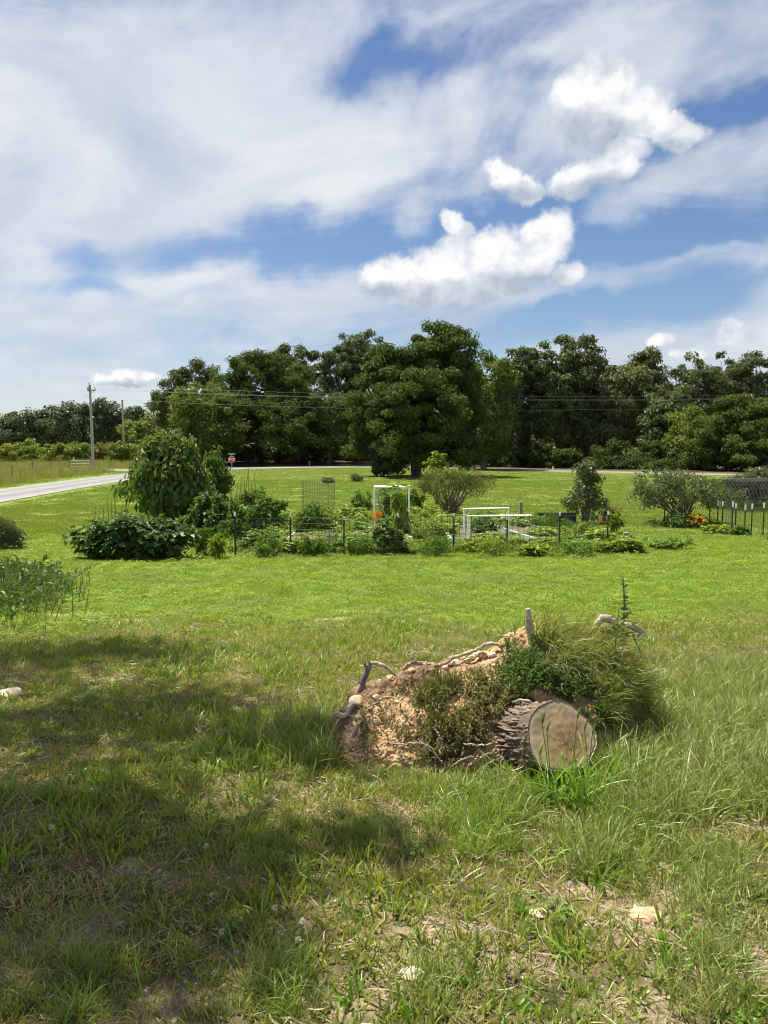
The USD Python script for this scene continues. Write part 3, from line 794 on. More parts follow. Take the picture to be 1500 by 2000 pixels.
# ------------------------------------------------------------------ roadside: poles, wires, signs, field fence
def utility_pole(px, base, top, label, fittings):
    D = float(G(px, base)[1])
    b = ground_at(px, D)
    h = P(px, top, D)[2] - b[2]
    t = thing("utility_pole", label, "utility pole", b, group="utility poles by the road")
    z = np.linspace(-0.2, h, 8)
    obj("pole", tube(np.stack([np.linspace(0, 0.0, 8) - 0.012 * z, 0 * z, z], 1), np.linspace(0.16, 0.115, 8), 12), "pole_wood", t, 50)
    if fittings:
        x = -0.012 * h
        arm = obj("bracket", cat_([box((x, -0.16, h - 0.62), (x + 0.62, -0.08, h - 0.50)), tube([(x + .05, -.12, h - .95), (x + .5, -.12, h - .6)], .02, 5)]), "pole_wood", t)
        for k, (a, zz) in enumerate([(x, h), (x + 0.56, h - 0.5), (x - 0.14, h - 0.4)]):
            s = obj("insulator", cat_([tube([(a, -.12, zz), (a, -.12, zz + .1), (a, -.12, zz + .2), (a, -.12, zz + .26)], [.03, .065, .07, .03], 8)]), "galvanised", t, 40)
        obj("transformer_arrester", cat_([tube([(x - .16, -.12, h - .62), (x - .16, -.12, h - .28)], .085, 10)]), "galvanised", t, 40)
        obj("strut", tube([(x - .1, -.12, h - 1.05), (x - .45, -.12, h - 1.12)], .025, 5), "galvanised", t)
    return b, h


pb, ph = utility_pole(183, 920, 752, "tall grey wooden utility pole with bracket and insulators, near the farm gate", True)
utility_pole(244, 908, 781, "shorter bare wooden utility pole standing behind the road junction", False)


def wires():
    A = pb + [0, -0.12, 0]
    far = np.array([62.0, 86.0, _prof(86.0)])
    for k, (dx, dz, sag, zz) in enumerate([(0, ph + 0.1, 1.15, 9.0), (0.5, ph - 0.4, 1.0, 8.55), (-0.15, ph - 0.45, 0.95, 8.35), (0.05, ph - 1.35, 1.35, 8.0)]):
        s = np.linspace(0, 1, 60)
        p = (A + [dx, 0, dz])[None] * (1 - s)[:, None] + (far + [dx, 0, zz])[None] * s[:, None]
        p[:, 2] -= sag * 4 * s * (1 - s)
        o = obj("power_line", tube(p, 0.008, 4, False), "power_wire")
        tag(o, ["topmost overhead wire from the tall pole across the trees", "second overhead wire, just under the topmost one", "third overhead wire, close beneath the second", "lowest overhead wire, well below the other three"][k], "power line", "overhead wires in front of the woods")


wires()


def stop_sign():
    b = ground_at(453, 80)
    c = P(453, 897, 80)
    t = thing("stop_sign", "red octagonal stop sign with green street sign on top, beside the pawpaw", "stop sign", b, rz=0.08)
    zc = c[2] - b[2]
    R = 0.37

    def octa(r, y0, y1):
        a = np.radians(22.5 + 45 * np.arange(8))
        q = np.stack([r * np.cos(a), 0 * a, r * np.sin(a) + zc], 1) / 1.0
        v = np.vstack([q + [0, y0, 0], q + [0, y1, 0]])
        h = trimesh.convex.convex_hull(v)
        return np.array(h.vertices), np.array(h.faces)
    obj("post", box((-0.03, 0.012, -0.2), (0.03, 0.04, zc + 0.62)), "galvanised", t)
    pl = obj("plate", octa(R, -0.004, 0.010), "sign_white", t)
    obj("red_face", octa(R * 0.93, -0.010, -0.005), "sign_red", pl)
    tm = meshkit.text_mesh("STOP", 0.25, 0.004, True)
    v = np.array(tm.vertices)
    v[:, 0] -= (v[:, 0].max() + v[:, 0].min()) / 2
    v[:, 0] *= 0.60 / np.ptp(v[:, 0])
    v = np.stack([v[:, 0], -0.011 - v[:, 2], v[:, 1] - 0.125 + zc], 1)
    obj("lettering", (v, np.array(tm.faces)), "sign_white", pl)
    bl = obj("street_name_blade", box((-0.36, 0.0, zc + 0.47), (0.36, 0.008, zc + 0.64)), "sign_green", t)


stop_sign()


def marker():
    b = G(1080, 921)
    t = thing("road_marker", "small white marker post on the far lawn edge by the road", "marker post", b)
    obj("post", box((-.05, -.03, -.1), (.05, .03, .45)), "white_paint", t)
    obj("cap", box((-.06, -.04, .452), (.06, .04, .5)), "sign_white", t)
    b = G(604, 913)
    t = thing("survey_stake", "thin pale stake standing on the grass crest before the road", "stake", b)
    obj("stake", tube([(0, 0, -.1), (0, 0, .35), (.02, 0, .75)], [.03, .03, .02], 5), "pole_wood", t)
    obj("flag", box((-.06, -.01, .6), (.0, .01, .75)), "straw", t)


marker()


def field_fence():
    t = thing("field_fence", "old wire field fence with thin dark posts along the far verge", "fence")
    pts = [(-12, 950), (24, 940), (64, 928), (100, 921), (136, 916), (176, 911)]
    W = [G(a, b) for a, b in pts]
    for w in W:
        obj("post", tube([w + [0, 0, -.2], w + [0, 0, .7], w + [0.02, 0, 1.25]], [.05, .045, .04], 6), "post_wood", t)
    for z in (0.35, 0.7, 1.05):
        obj("wire", tube([w + [0, 0, z] for w in W], .008, 4, False), "wire", t)
    a, b = G(136, 917), G(178, 917)
    t = thing("farm_gate", "low pipe farm gate beside the tall utility pole", "gate", a)
    for z in (0.35, 0.65, 0.95):
        obj("rail", tube([(0, 0, z), tuple(b - a + [0, 0, z])], .03, 6), "galvanised", t)
    for q in (np.zeros(3), b - a):
        obj("post", tube([q + [0, 0, -.1], q + [0, 0, 1.1]], .06, 6), "post_wood", t)


field_fence()


# ------------------------------------------------------------------ garden shrubs and plants
def shrub(name, label, px, base, top, wpx, leaf, seed, n=3000, L=0.16, W=0.5, cat="shrub", stems=12, stem_mat="brown_stem", up=0.3, droop=0.2, depth=0.8, clumps=40, clr=0.22, fill=0.35, wob=0.5, D=None, group=None, low=0.05, hang=0.0, lean=0.0, flat=0.8, stem_r=0.012, lowcut=-0.8, fold=0.2, taper=0.0):
    rng = np.random.default_rng(seed)
    b = G(px, base) if D is None else ground_at(px, D)
    D = b[1]
    h = P(px, top, D)[2] - b[2]
    w = wpx / 1500 * D / 2
    c = b + [lean, 0, low * h + (1 - low) * h / 2]
    clr_ = clr * 2 * w
    u = rand_dirs(rng, clumps * 3)
    u = u[u[:, 2] > lowcut][:clumps]
    rad = fill + (1 - fill) * rng.random(len(u)) ** 0.6
    lump = 1 + wob * (meshkit.noise(u * 1.7 + seed, 5) - 0.5)
    R = np.array([max(w - clr_ * .5, .3 * w), max(w * depth - clr_ * .5, .3 * w), max((1 - low) * h / 2 - clr_ * flat * .5, .3 * h)])
    cc = c + u * R * (rad * lump)[:, None]
    cc[:, :2] = c[:2] + (cc[:, :2] - c[:2]) * (1 - taper * np.clip((cc[:, 2] - c[2]) / R[2] + .25, 0, 1.1))[:, None]
    k = rng.integers(0, len(cc), n)
    q = rand_dirs(rng, n) * (rng.random(n) ** 0.45)[:, None]
    p = cc[k] + q * clr_ * np.array([1, 1, flat])
    p[:, 2] = np.maximum(p[:, 2], b[2] + 0.03)
    nrm = unit(0.7 * q + unit(p - c) * 0.4 + np.array([0, 0, up * 2]) + 0.4 * rng.normal(size=p.shape))
    d = unit(np.cross(nrm, rng.normal(size=p.shape)) + 0.5 * unit(p - c) + np.array([0, 0, -hang]))
    ll = L * rng.uniform(0.6, 1.3, n)
    lv, lf = leaves(p, d, nrm, ll, ll * W, fold, droop)
    fit(lv, cc, c[0], c[2], w, b[2] + low * h, b[2] + h)
    t = thing(name, label, cat, b, group=group)
    parts = []
    for e in cc[rng.choice(len(cc), min(stems, len(cc)), replace=False)]:
        s0 = b + np.array([rng.normal(0, .08 * w), rng.normal(0, .08 * w), -0.03])
        m = (s0 + e) / 2 + np.array([0, 0, .08 * h]) + rng.normal(0, .03 * h, 3)
        parts.append(tube(spline([s0, m, e], 5), np.array([1.3, 1, .8, .6, .3]) * stem_r, 4))
    obj("stems", cat_(parts), stem_mat, t, rel=b)
    obj("foliage", (lv, lf), leaf, t, rel=b)
    return t


shrub("pawpaw_shrub", "big dark shrub with long drooping leaves, largest plant left of the garden", 325, 1022, 850, 180, "pawpaw_leaf", 501, n=4600, L=0.24, W=0.42, hang=0.5, clumps=80, clr=0.11, wob=.75, taper=.62, stems=30, up=0.25, droop=0.3, low=0.0, stem_r=.022, fill=.4)
shrub("pawpaw_shrub", "smaller upright shrub with drooping leaves behind the big dark one, near the stop sign", 428, 985, 876, 54, "pawpaw_leaf", 502, n=1500, L=0.23, W=0.42, hang=0.6, clumps=46, clr=0.2, stems=12, up=0.1, droop=0.3, low=0.0, stem_r=.02)
shrub("bramble", "low dark leafy mound spilling out beside the big drooping shrub", 415, 1050, 965, 100, "squash_leaf", 503, n=2200, L=0.17, W=0.8, clumps=60, clr=.16, low=0)
shrub("squash_mound", "wide low mound of dark broad leaves at the lawn's left front of the garden", 260, 1092, 1008, 235, "squash_leaf", 504, n=5200, L=0.15, W=0.85, clumps=120, clr=.09, depth=.5, up=.5, low=0, flat=.8, wob=.35, stems=20, stem_mat="stem")
shrub("spirea_shrub", "wide fan-shaped shrub with bare reddish stems behind the white trellis", 880, 1004, 912, 150, "shrub_leaf", 505, n=5600, L=0.085, W=0.45, clumps=110, clr=.085, low=.40, wob=.5, stems=80, depth=.8, lean=.16, up=.2, stem_r=.014, lowcut=-.5)
shrub("pokeweed", "pale green tall plant with long drooping leaflets behind the fan-shaped shrub", 853, 985, 882, 48, "lime_leaf", 506, n=420, L=.30, W=.32, clumps=18, clr=.24, low=.62, stems=12, hang=.35, stem_mat="stem")
shrub("young_fruit_tree", "young upright fruit tree in front of the black planters", 1140, 1022, 902, 88, "apple_leaf", 507, taper=.5, n=2600, L=.11, W=.5, clumps=60, clr=.13, low=.05, wob=.8, stems=26, cat="tree", stem_r=.018)
shrub("apple_tree", "wide low apple tree with a forked trunk over orange flowers", 1335, 1024, 915, 195, "apple_leaf", 508, n=4600, L=.115, W=.5, clumps=120, clr=.07, low=.26, wob=.9, stems=26, cat="tree", stem_r=.035, lowcut=-.5)
shrub("apple_tree", "second apple tree behind the net tunnel at the right edge", 1470, 975, 912, 110, "apple_leaf", 509, n=3800, L=.13, W=.5, clumps=70, clr=.1, low=.1, wob=.8, stems=24, cat="tree", stem_r=.03)
shrub("flower_bed_plant", "dark low foliage beneath the apple tree", 1335, 1030, 1002, 135, "weed_dark", 510, n=1800, L=.10, W=.5, clumps=50, clr=.08, low=0, depth=.3, wob=.4)
shrub("catmint_clump", "small grey-green clump alone on the far lawn behind the wire cage", 641, 944, 932, 26, "apple_leaf", 511, n=700, L=.14, clumps=20, low=0)
shrub("catmint_clump", "small pale clump on the far lawn left of the dark cedar", 697, 941, 925, 26, "apple_leaf", 512, n=700, L=.14, clumps=20, low=0)
shrub("bank_bush", "pale grey-green bush at the foot of the woods right of the walnut", 962, 915, 893, 46, "apple_leaf", 513, n=1500, L=.25, clumps=30, low=0, D=97)
shrub("bank_bush", "pale bush at the edge of the woods above the apple tree", 1350, 928, 880, 60, "thicket_leaf", 514, n=1500, L=.25, clumps=30, low=0, D=84)
shrub("left_shrub", "feathery dark shrub cut by the photo's left edge, farther of two", 8, 1072, 1008, 80, "apple_leaf", 515, n=3200, L=.09, W=.35, clumps=60, clr=.13, low=0)
# vegetables inside and along the garden fence
VEG = [
    ("tomato_plant", "tangled dark tomato plant left inside the garden fence", 478, 1068, 985, 90, "garden_leaf", 2000, .12, .6), ("potato_plant", "dark leafy plants behind the fence at its left end", 530, 1040, 975, 60, "garden_leaf", 900, .13, .6),
    ("bean_plant", "sprawling bean plant climbing beside the thin stakes", 500, 1010, 962, 60, "garden_leaf", 900, .13, .7), ("pepper_plant", "bushy green plant behind the pink-flowered plant", 612, 1050, 990, 70, "garden_leaf", 1300, .10, .5),
    ("pepper_plant", "round green plant in the bed left of the white trellis", 706, 1003, 968, 40, "garden_leaf", 700, .11, .6), ("cucumber_vine", "tangled vine growing up inside the white trellis", 756, 1038, 962, 34, "garden_leaf", 420, .12, .7),
    ("pepper_plant", "dark green plant right of the white trellis", 812, 1000, 958, 36, "garden_leaf", 650, .12, .6), ("squash_plant", "pale leafy squash plant by the fence before the white trellis", 755, 1082, 1012, 66, "lime_leaf", 800, .14, .7),
    ("lettuce_plant", "lime leaves in the bed under the near white frame", 945, 1052, 1018, 60, "garden_leaf", 600, .10, .6), ("carrot_plant", "feathery green plants in the long right-hand bed", 1075, 1050, 1010, 76, "garden_leaf", 1900, .08, .25),
    ("bean_plant", "leafy plant just outside the fence's last post", 1200, 1050, 996, 34, "lime_leaf", 500, .10, .6), ("squash_plant", "broad flat leaves spilling under the fence at its right end", 1198, 1082, 1056, 50, "lime_leaf", 350, .16, .7),
    ("squash_plant", "big pale squash leaves lying outside the fence below the near frame", 1045, 1086, 1060, 66, "lime_leaf", 300, .22, .75), ("weed_clump", "leafy weeds at the foot of the fence's second post", 520, 1090, 1052, 60, "garden_leaf", 900, .08, .35),
    ("weed_clump", "dark weeds at the foot of the fence between trellis and near frame", 850, 1087, 1055, 90, "garden_leaf", 900, .08, .4), ("weed_clump", "feathery light green clump at the garden corner beside the broad-leaved mound", 400, 1088, 1040, 44, "grass_green", 900, .12, .18),
    ("weed_clump", "straggling corn-like weeds at the fence's first post", 425, 1092, 1052, 36, "lime_leaf", 200, .28, .2), ("weed_clump", "low leafy weeds round a brown patch right of the garden", 1310, 1072, 1050, 86, "garden_leaf", 700, .12, .6),
    ("weed_clump", "low weeds along the foot of the white-topped posts", 1405, 1042, 1024, 60, "lime_leaf", 400, .12, .6), ("weed_clump", "dark leafy weed before the white-topped posts", 1446, 1046, 1026, 34, "garden_leaf", 400, .12, .6),
    ("weed_clump", "lime weeds in the middle of the garden's right half", 1140, 1065, 1030, 80, "lime_leaf", 1100, .10, .5), ("weed_clump", "lime weeds between the trellis bed and the near frame", 838, 1060, 1030, 70, "lime_leaf", 1000, .10, .5),
    ("weed_clump", "yellow-green weeds behind the fence's third post", 650, 1040, 1000, 66, "lime_leaf", 700, .11, .5), ("weed_clump", "weeds along the near fence line, left part", 615, 1088, 1058, 60, "lime_leaf", 700, .08, .5),
    ("weed_clump", "weeds at the fence foot under the near white frame", 965, 1088, 1058, 110, "lime_leaf", 700, .08, .4), ("weed_clump", "weeds at the fence foot below the long right-hand bed", 1120, 1088, 1062, 90, "garden_leaf", 900, .08, .45),
    ("weed_clump", "grey weeds behind the fence post before the lettuce bed", 700, 1086, 1062, 60, "garden_leaf", 600, .08, .45),
]
for i, (nm, lb, px, b, tp, w, lf, n, L, W) in enumerate(VEG):
    shrub(nm, lb, px, b, tp - (10 if nm != "squash_plant" else 0) * (px < 1180), w * 1.12, lf, 600 + i, n=n, L=L, W=W, cat="weed" if nm == "weed_clump" else "garden plant", clumps=34, clr=.12, fill=.15, wob=1.1, low=0, stems=10, stem_mat="stem", stem_r=.008, depth=.6, group="plants in and around the kitchen garden")


def big_leaf_plant(name, label, px, base, top, seed, n, L, W, mat_, petals=None, D=None, spread=.25):
    """Tall single-stemmed plant with big hanging leaves (sunflower and the like)."""
    rng = np.random.default_rng(seed)
    b = G(px, base)
    h = P(px, top, b[1])[2] - b[2]
    t = thing(name, label, "garden plant", b)
    z = np.linspace(0, h, 6)
    sx = .04 * np.sin(z * 3)
    obj("stem", tube(np.stack([sx, 0 * z, z], 1), np.linspace(.02, .008, 6), 6), "stem", t)
    for k in range(n):
        zz = h * (0.12 + 0.86 * k / n)
        a = k * 2.4 + rng.uniform(-.4, .4)
        d = np.array([[math.cos(a), math.sin(a), -.1]])
        base_ = np.array([[np.interp(zz, z, sx), 0, zz]]) + d * .03
        l = L * rng.uniform(.75, 1.2) * (1 - .35 * k / n)
        ds = d + [[0, 0, -.7 if zz < h * .85 else .3]]
        v, f = leaves(base_, ds, np.array([[0, 0, 1.0]]) + d * .3, l, l * W, .12, .3)
        obj("leaf", (v, f), mat_, t)
    if petals:
        for j, (x, zz, r) in enumerate(petals):
            a = np.linspace(0, 2 * np.pi, 14, endpoint=False)
            c = np.array([x, -.06, zz])
            d = np.stack([np.cos(a), -.25 + 0 * a, np.sin(a)], 1)
            v, f = leaves(np.repeat(c[None], 14, 0) + d * r * .25, d, np.array([[0, -1.0, 0.2]]).repeat(14, 0), r, r * .4)
            obj("flower", (v, f), petals_mat(name), t)


def petals_mat(name):
    return "orange_petal" if name == "sunflower" else "pink_petal"


big_leaf_plant("tall_sunflower", "tall leafy sunflower plant not yet open, growing through the white trellis", 781, 1056, 938, 701, 60, .52, .60, "lime_leaf")
big_leaf_plant("sunflower", "yellow-orange sunflower left of the white trellis legs", 737, 1068, 998, 702, 12, .2, .6, "lime_leaf", [(-.05, .86, .11), (.06, .92, .09)])
big_leaf_plant("milkweed_plant", "broad-leaved plant with pale pink flower heads at the fence's third post", 640, 1082, 1036, 703, 16, .28, .5, "garden_leaf", [(0.05, .5, .08), (0, .42, .07)])
big_leaf_plant("milkweed_plant", "dark broad-leaved plant drooping beside the pink-flowered one", 655, 1080, 1042, 704, 12, .24, .5, "garden_leaf", None)


def orange_flowers():
    rng = np.random.default_rng(77)
    b = G(1360, 1031)
    t = thing("orange_flowers", "bright orange flowering clump under the apple tree", "flowers", b)
    n = 130
    p = np.stack([rng.normal(0, .17, n), rng.normal(0, .15, n), rng.uniform(.12, .42, n)], 1)
    a = rng.uniform(0, 6.28, n)
    obj("blossoms", leaves(p, np.stack([np.cos(a), np.sin(a), .2 + 0 * a], 1), rng.normal(0, .3, (n, 3)) + [0, -.5, 1], .10, .08), "orange_petal", t)
    n = 500
    p = np.stack([rng.normal(0, .25, n), rng.normal(0, .2, n), rng.uniform(.0, .34, n)], 1)
    obj("foliage", leaves(p, rand_dirs(rng, n), rand_dirs(rng, n) + [0, 0, 1], .12, .03), "garden_leaf", t)


orange_flowers()


# ------------------------------------------------------------------ garden structures
def t_post(parent, b, h, tip=.14, rel=np.zeros(3), tipmat="white_paint"):
    b = b - rel
    v = cat_([box(b + [-.02, -.004, -.2], b + [.02, .004, h - tip]), box(b + [-.004, .0042, -.2], b + [.004, .032, h - tip])])
    p = obj("post", v, "post_green", parent)
    obj("white_tip", cat_([box(b + [-.022, -.006, h - tip + .001], b + [.022, .006, h]), box(b + [-.005, .0062, h - tip + .001], b + [.005, .033, h])]), tipmat, p)


def wire_panel(parent, a, b, h, dz=.15, dx=.15, r=.0045, name="wire_panel", mat_="wire", sag=0.0):
    parts = []
    L = np.linalg.norm(b - a)
    for z in np.arange(.04, h + .001, dz):
        parts.append(tube([a + [0, 0, z], (a + b) / 2 + [0, 0, z - sag], b + [0, 0, z]], r, 4, False))
    for s in np.arange(0, L, dx):
        q = a + (b - a) * s / L
        parts.append(tube([q + [0, 0, .02], q + [0, 0, h]], r, 4, False))
    return obj(name, cat_(parts), mat_, parent)


def garden_fence():
    t = thing("garden_fence", "wire mesh garden fence on dark steel posts along the garden's near side", "fence")
    posts = [(460, 1089, 1000), (568, 1082, 1003), (672, 1085, 1008), (777, 1084, 1003), (886, 1080, 1003), (990, 1079, 1008), (1092, 1077, 1000), (1186, 1076, 998)]
    W = []
    for px, b, tp in posts:
        g = G(px, b)
        W.append(g)
        t_post(t, g, P(px, tp, g[1])[2] - g[2], tip=.1)
    for a, b in zip(W[:-1], W[1:]):
        wire_panel(t, a + [0, -.01, 0], b + [0, -.01, 0], 1.0)


def white_post_fence():
    t = thing("white_topped_fence", "wire fence on dark posts with white tops at the right edge of the garden", "fence")
    posts = [(1385, 1027, 978), (1401, 1028, 978), (1410, 1033, 979), (1429, 1046, 980), (1436, 1031, 983), (1454, 1042, 986), (1467, 1045, 984), (1490, 1047, 982), (1500, 1056, 992), (1530, 1060, 990)]
    W = []
    for px, b, tp in posts:
        g = G(px, b)
        W.append(g)
        t_post(t, g, P(px, tp, g[1])[2] - g[2], tip=.17)
    for a, b in [(2, 3), (3, 6), (6, 8), (8, 9), (0, 1), (1, 4)]:
        wire_panel(t, W[a], W[b], .95, .2, .15, .003)


garden_fence()
white_post_fence()


def net_tunnel():
    c = G(1428, 1004)
    R = P(1428, 938, c[1])[2] - c[2]
    t = thing("net_tunnel", "dark arched wire tunnel draped in black netting at the right edge", "tunnel", c)
    ax = unit(np.array([1.0, .35, 0]))
    sd = np.array([-ax[1], ax[0], 0])
    Lg = 5.0
    th = np.linspace(0, np.pi, 15)
    wr = np.array([1.15, 1.15, R])

    def pt(s, a):
        return ax * s + sd * (1.15 * np.cos(a) + 1.15) + np.array([0, 0, R * np.sin(a)])
    for s in np.arange(0, Lg, .2):
        obj("hoop", tube([pt(s + .22 * math.sin(a), a) for a in th], .008, 4, False), "wire", t)
    parts = [tube([pt(0, a), pt(Lg, a)], .006, 4, False) for a in np.linspace(.05, np.pi - .05, 17)]
    obj("long_wires", cat_(parts), "wire", t, kind="stuff")
    # netting draped over the far half and the ends
    ss = np.linspace(.9, Lg, 8)
    aa = np.linspace(.02, np.pi * .62, 10)
    v = np.array([pt(s, a) * np.array([1, 1, .985]) for s in ss for a in aa])
    f = []
    for i in range(7):
        for j in range(9):
            a = i * 10 + j
            f += [[a, a + 1, a + 11], [a, a + 11, a + 10]]
    obj("netting", (v, np.array(f)), "net_cloth", t)


mat("net_cloth", {"g": ("geometry", {}), "t": ("noise_texture", {"scale": 3.0}), "d": ("diffuse_bsdf", {"color": (0.03, 0.03, 0.033)}), "x": ("transparent_bsdf", {}), "m": ("map_range", {"from_min": .3, "from_max": .7, "to_min": .6, "to_max": .95, "clamp": True}), "mx": ("mix_closure", {})},
    [("g.position", "t.vector"), ("t.fac", "m.value"), ("m.result", "mx.fac"), ("x.BSDF", "mx.closure1"), ("d.BSDF", "mx.closure2")], "mx.closure")
net_tunnel()


def pvc_frame(label, legs, top, r=.017, extra=None):
    """White pipe frame: legs = [(px, base)], top = pixel row of the top bar at the first leg."""
    a, b = G(*legs[0]), G(*legs[1])
    h = P(legs[0][0], top, a[1])[2] - a[2]
    t = thing("pipe_frame", label, "garden frame", a, group="white pipe frames over the beds")
    d = b - a
    d[2] = 0
    for off in (0, .10):
        o = np.array([0, off, 0])
        obj("leg", tube([o + [off * .6, 0, -.1], o + [off * .6, 0, h - r]], r, 8), "pvc", t, 40)
        obj("leg", tube([o + d + [0, 0, -.1], o + d + [0, 0, h - r]], r, 8), "pvc", t, 40)
        obj("top_bar", tube([o + [-r, 0, h], o + d + [extra or r, 0, h]], r, 8), "pvc", t, 40)
    return t


pvc_frame("near white pipe frame with double top bar, behind the fence's sixth post", [(913, 1076), (992, 1074)], 1008, extra=.62)
pvc_frame("farther white pipe frame, its top bar standing above the near frame", [(905, 1052), (993, 1050)], 994)


def trellis():
    a, b = G(731, 1050), G(798, 1050)
    h = P(731, 953, a[1])[2] - a[2]
    t = thing("trellis_frame", "tall white pipe trellis with dark netting and a sunflower in it", "trellis", a)
    d = b - a
    d[2] = 0
    for o in (np.zeros(3), np.array([0.02, .22, .03])):
        obj("leg", tube([o + [0, 0, -.1], o + [0, 0, h]], .020, 8), "pvc", t, 40)
        obj("leg", tube([o + d + [0, 0, -.1], o + d + [0, 0, h]], .020, 8), "pvc", t, 40)
        obj("top_bar", tube([o + [-.026, 0, h + .026], o + d + [.026, 0, h + .026]], .020, 8), "pvc", t, 40)
    obj("cross_bar", tube([(0, -.03, h * .38), tuple(d + [0, -.03, h * .38])], .022, 8), "pvc", t, 40)
    obj("brace", tube([(.05, .03, h * .9), (.42, .03, h * .33)], .022, 6), "grey_wood", t)
    p = wire_panel(t, np.array([0.03, .06, .4]), d + [-.03, .06, .4], h - .45, .09, .09, .004, "netting", "net_black")


trellis()


def raised_bed(label, fl, fr, depth, height=.24, wide=.09, lean=0.0, matn="board_white", soil=.16):
    a, b = G(*fl), G(*fr)
    d = b - a
    L = np.linalg.norm(d[:2])
    ang = math.atan2(d[1], d[0])
    t = thing("raised_bed", label, "raised bed", a, rz=ang, group="raised beds in the kitchen garden")
    for y in (0, depth):
        v, f = bevel_box((L, wide * .5, height), .006)
        obj("board", (v + [L / 2, y, height / 2 - .02], f), matn, t)
    for x in (0, L):
        v, f = bevel_box((wide, depth - wide * .5 - .004, height), .006)
        obj("board", (v + [x + (wide / 2 if x == 0 else -wide / 2), depth / 2, height / 2 - .017], f), matn, t)
    n = 24
    X, Y = np.meshgrid(np.linspace(wide, L - wide, n), np.linspace(wide * .3, depth - wide * .3, n))
    Z = soil + .05 * (n2(X, Y, 4, 31) - .5)
    i, j = np.meshgrid(np.arange(n - 1), np.arange(n - 1), indexing="ij")
    k = (i * n + j).ravel()
    obj("soil", (np.stack([X, Y, Z], -1).reshape(-1, 3), np.concatenate([np.stack([k, k + 1, k + n + 1], 1), np.stack([k, k + n + 1, k + n], 1)])), "bed_soil", t)


raised_bed("grey board bed with white top edge under the near pipe frame", (876, 1066), (983, 1066), 3.2)
raised_bed("long board bed with feathery plants, right of the near pipe frame", (1042, 1066), (1130, 1064), 4.2)
raised_bed("board bed holding the white trellis and squash", (722, 1066), (806, 1064), 2.6)
raised_bed("low weathered bed at the left inside the fence, behind the milkweed", (560, 1062), (650, 1062), 2.2, .18)
raised_bed("small grey bed beside the lone wooden post", (1000, 1036), (1036, 1036), 1.8, .3, matn="grey_wood")


def planters():
    a = G(1053, 1022)
    t = thing("black_planter", "long low black planter box behind the young fruit tree", "planter", a, group="black planters behind the garden")
    v, f = bevel_box((1.35, .4, .32), .01)
    obj("box", (v + [.67, .2, .16], f), "planter_black", t)
    obj("rim", cat_([box((-.02, -.02, .322), (1.37, .03, .35)), box((-.02, .38, .322), (1.37, .42, .35))]), "planter_black", t)
    a = G(1176, 1020)
    t = thing("black_planter", "small black planter on red block, right of the young fruit tree", "planter", a, group="black planters behind the garden")
    v, f = bevel_box((.42, .4, .2), .01)
    obj("box", (v + [.25, .2, .3], f), "planter_black", t)
    obj("block", (bevel_box((.16, .3, .195), .008)[0] + [.1, .2, .1], bevel_box((.16, .3, .195), .008)[1]), "red_thing", t)
    shrub("dry_shrub", "dry brownish plant spreading over the small black planter", 1196, 1020, 986, 46, "weed_olive", 730, n=500, L=.10, W=.3, low=.55, clumps=16, stems=14)
    b = G(1017, 1030)
    h = P(1017, 982, b[1])[2] - b[2]
    t = thing("wooden_post", "lone square wooden post behind the pipe frames", "post", b)
    v, f = bevel_box((.1, .1, h), .008)
    obj("shaft", (v + [0, 0, h / 2], f), "post_wood", t)
    obj("cap", box((-.055, -.055, h + .001), (.055, .055, h + .03)), "grey_wood", t)
    b = G(1222, 1056)
    t = thing("cut_stump", "short weathered stump in the weeds right of the garden fence", "stump", b)
    obj("bark", tube([(0, 0, -.05), (0, 0, .1), (.01, 0, .24)], [.11, .09, .085], 10), "post_wood", t, 40)
    obj("top", tube([(.01, 0, .2402), (.01, 0, .252)], [.084, .08], 10), "grey_wood", t)
    b = G(1007, 1072)
    t = thing("red_hose_cap", "small red rod standing in weeds by the fence's sixth post", "garden stake", b)
    obj("rod", tube([(0, 0, 0), (0, 0, .12), (0, 0, .26)], [.02, .035, .02], 7), "red_thing", t, 40)
    obj("foot", tube([(0, 0, -.05), (0, 0, .02)], .015, 6), "post_wood", t)
    b = G(1297, 1030)
    t = thing("steel_stake", "thin dark steel stake left of the apple tree's trunk", "stake", b)
    t_post(t, np.zeros(3), P(1297, 980, b[1])[2] - b[2], .03, tipmat="post_green")


planters()


def stakes():
    rng = np.random.default_rng(9)
    ORD = ["leftmost", "second", "third", "fourth", "fifth", "sixth", "seventh", "eighth", "rightmost"]
    for k, (px, tp) in enumerate([(187, 985), (203, 992), (212, 971), (219, 977), (227, 968), (238, 984), (244, 975)]):
        b = ground_at(px, 25.5)
        h = P(px, tp, 25.5)[2] - b[2]
        t = thing("thin_stake", f"{ORD[k] if k < 6 else ORD[8]} of the thin dark stakes behind the broad-leaved mound", "stake", b, group="thin stakes behind the broad-leaved mound")
        obj("cane", tube([(0, 0, -.1), (rng.normal(0, .01), 0, h / 2), (rng.normal(0, .03), 0, h)], [.013, .012, .008], 5), "stake_wood", t)
    for k, (px, tp) in enumerate([(453, 960), (462, 944), (469, 932), (478, 938), (481, 918), (487, 912), (494, 938), (500, 925), (511, 950)]):
        b = ground_at(px, 30)
        h = P(px, tp, 30)[2] - b[2]
        t = thing("bean_pole", f"{ORD[k]} of the thin dark bean poles right of the small drooping shrub", "stake", b, group="bean poles near the small drooping shrub")
        obj("pole", tube([(0, 0, -.1), (rng.normal(0, .02), 0, h / 2), (rng.normal(0, .05), 0, h)], [.016, .014, .009], 5), "stake_wood", t)


stakes()


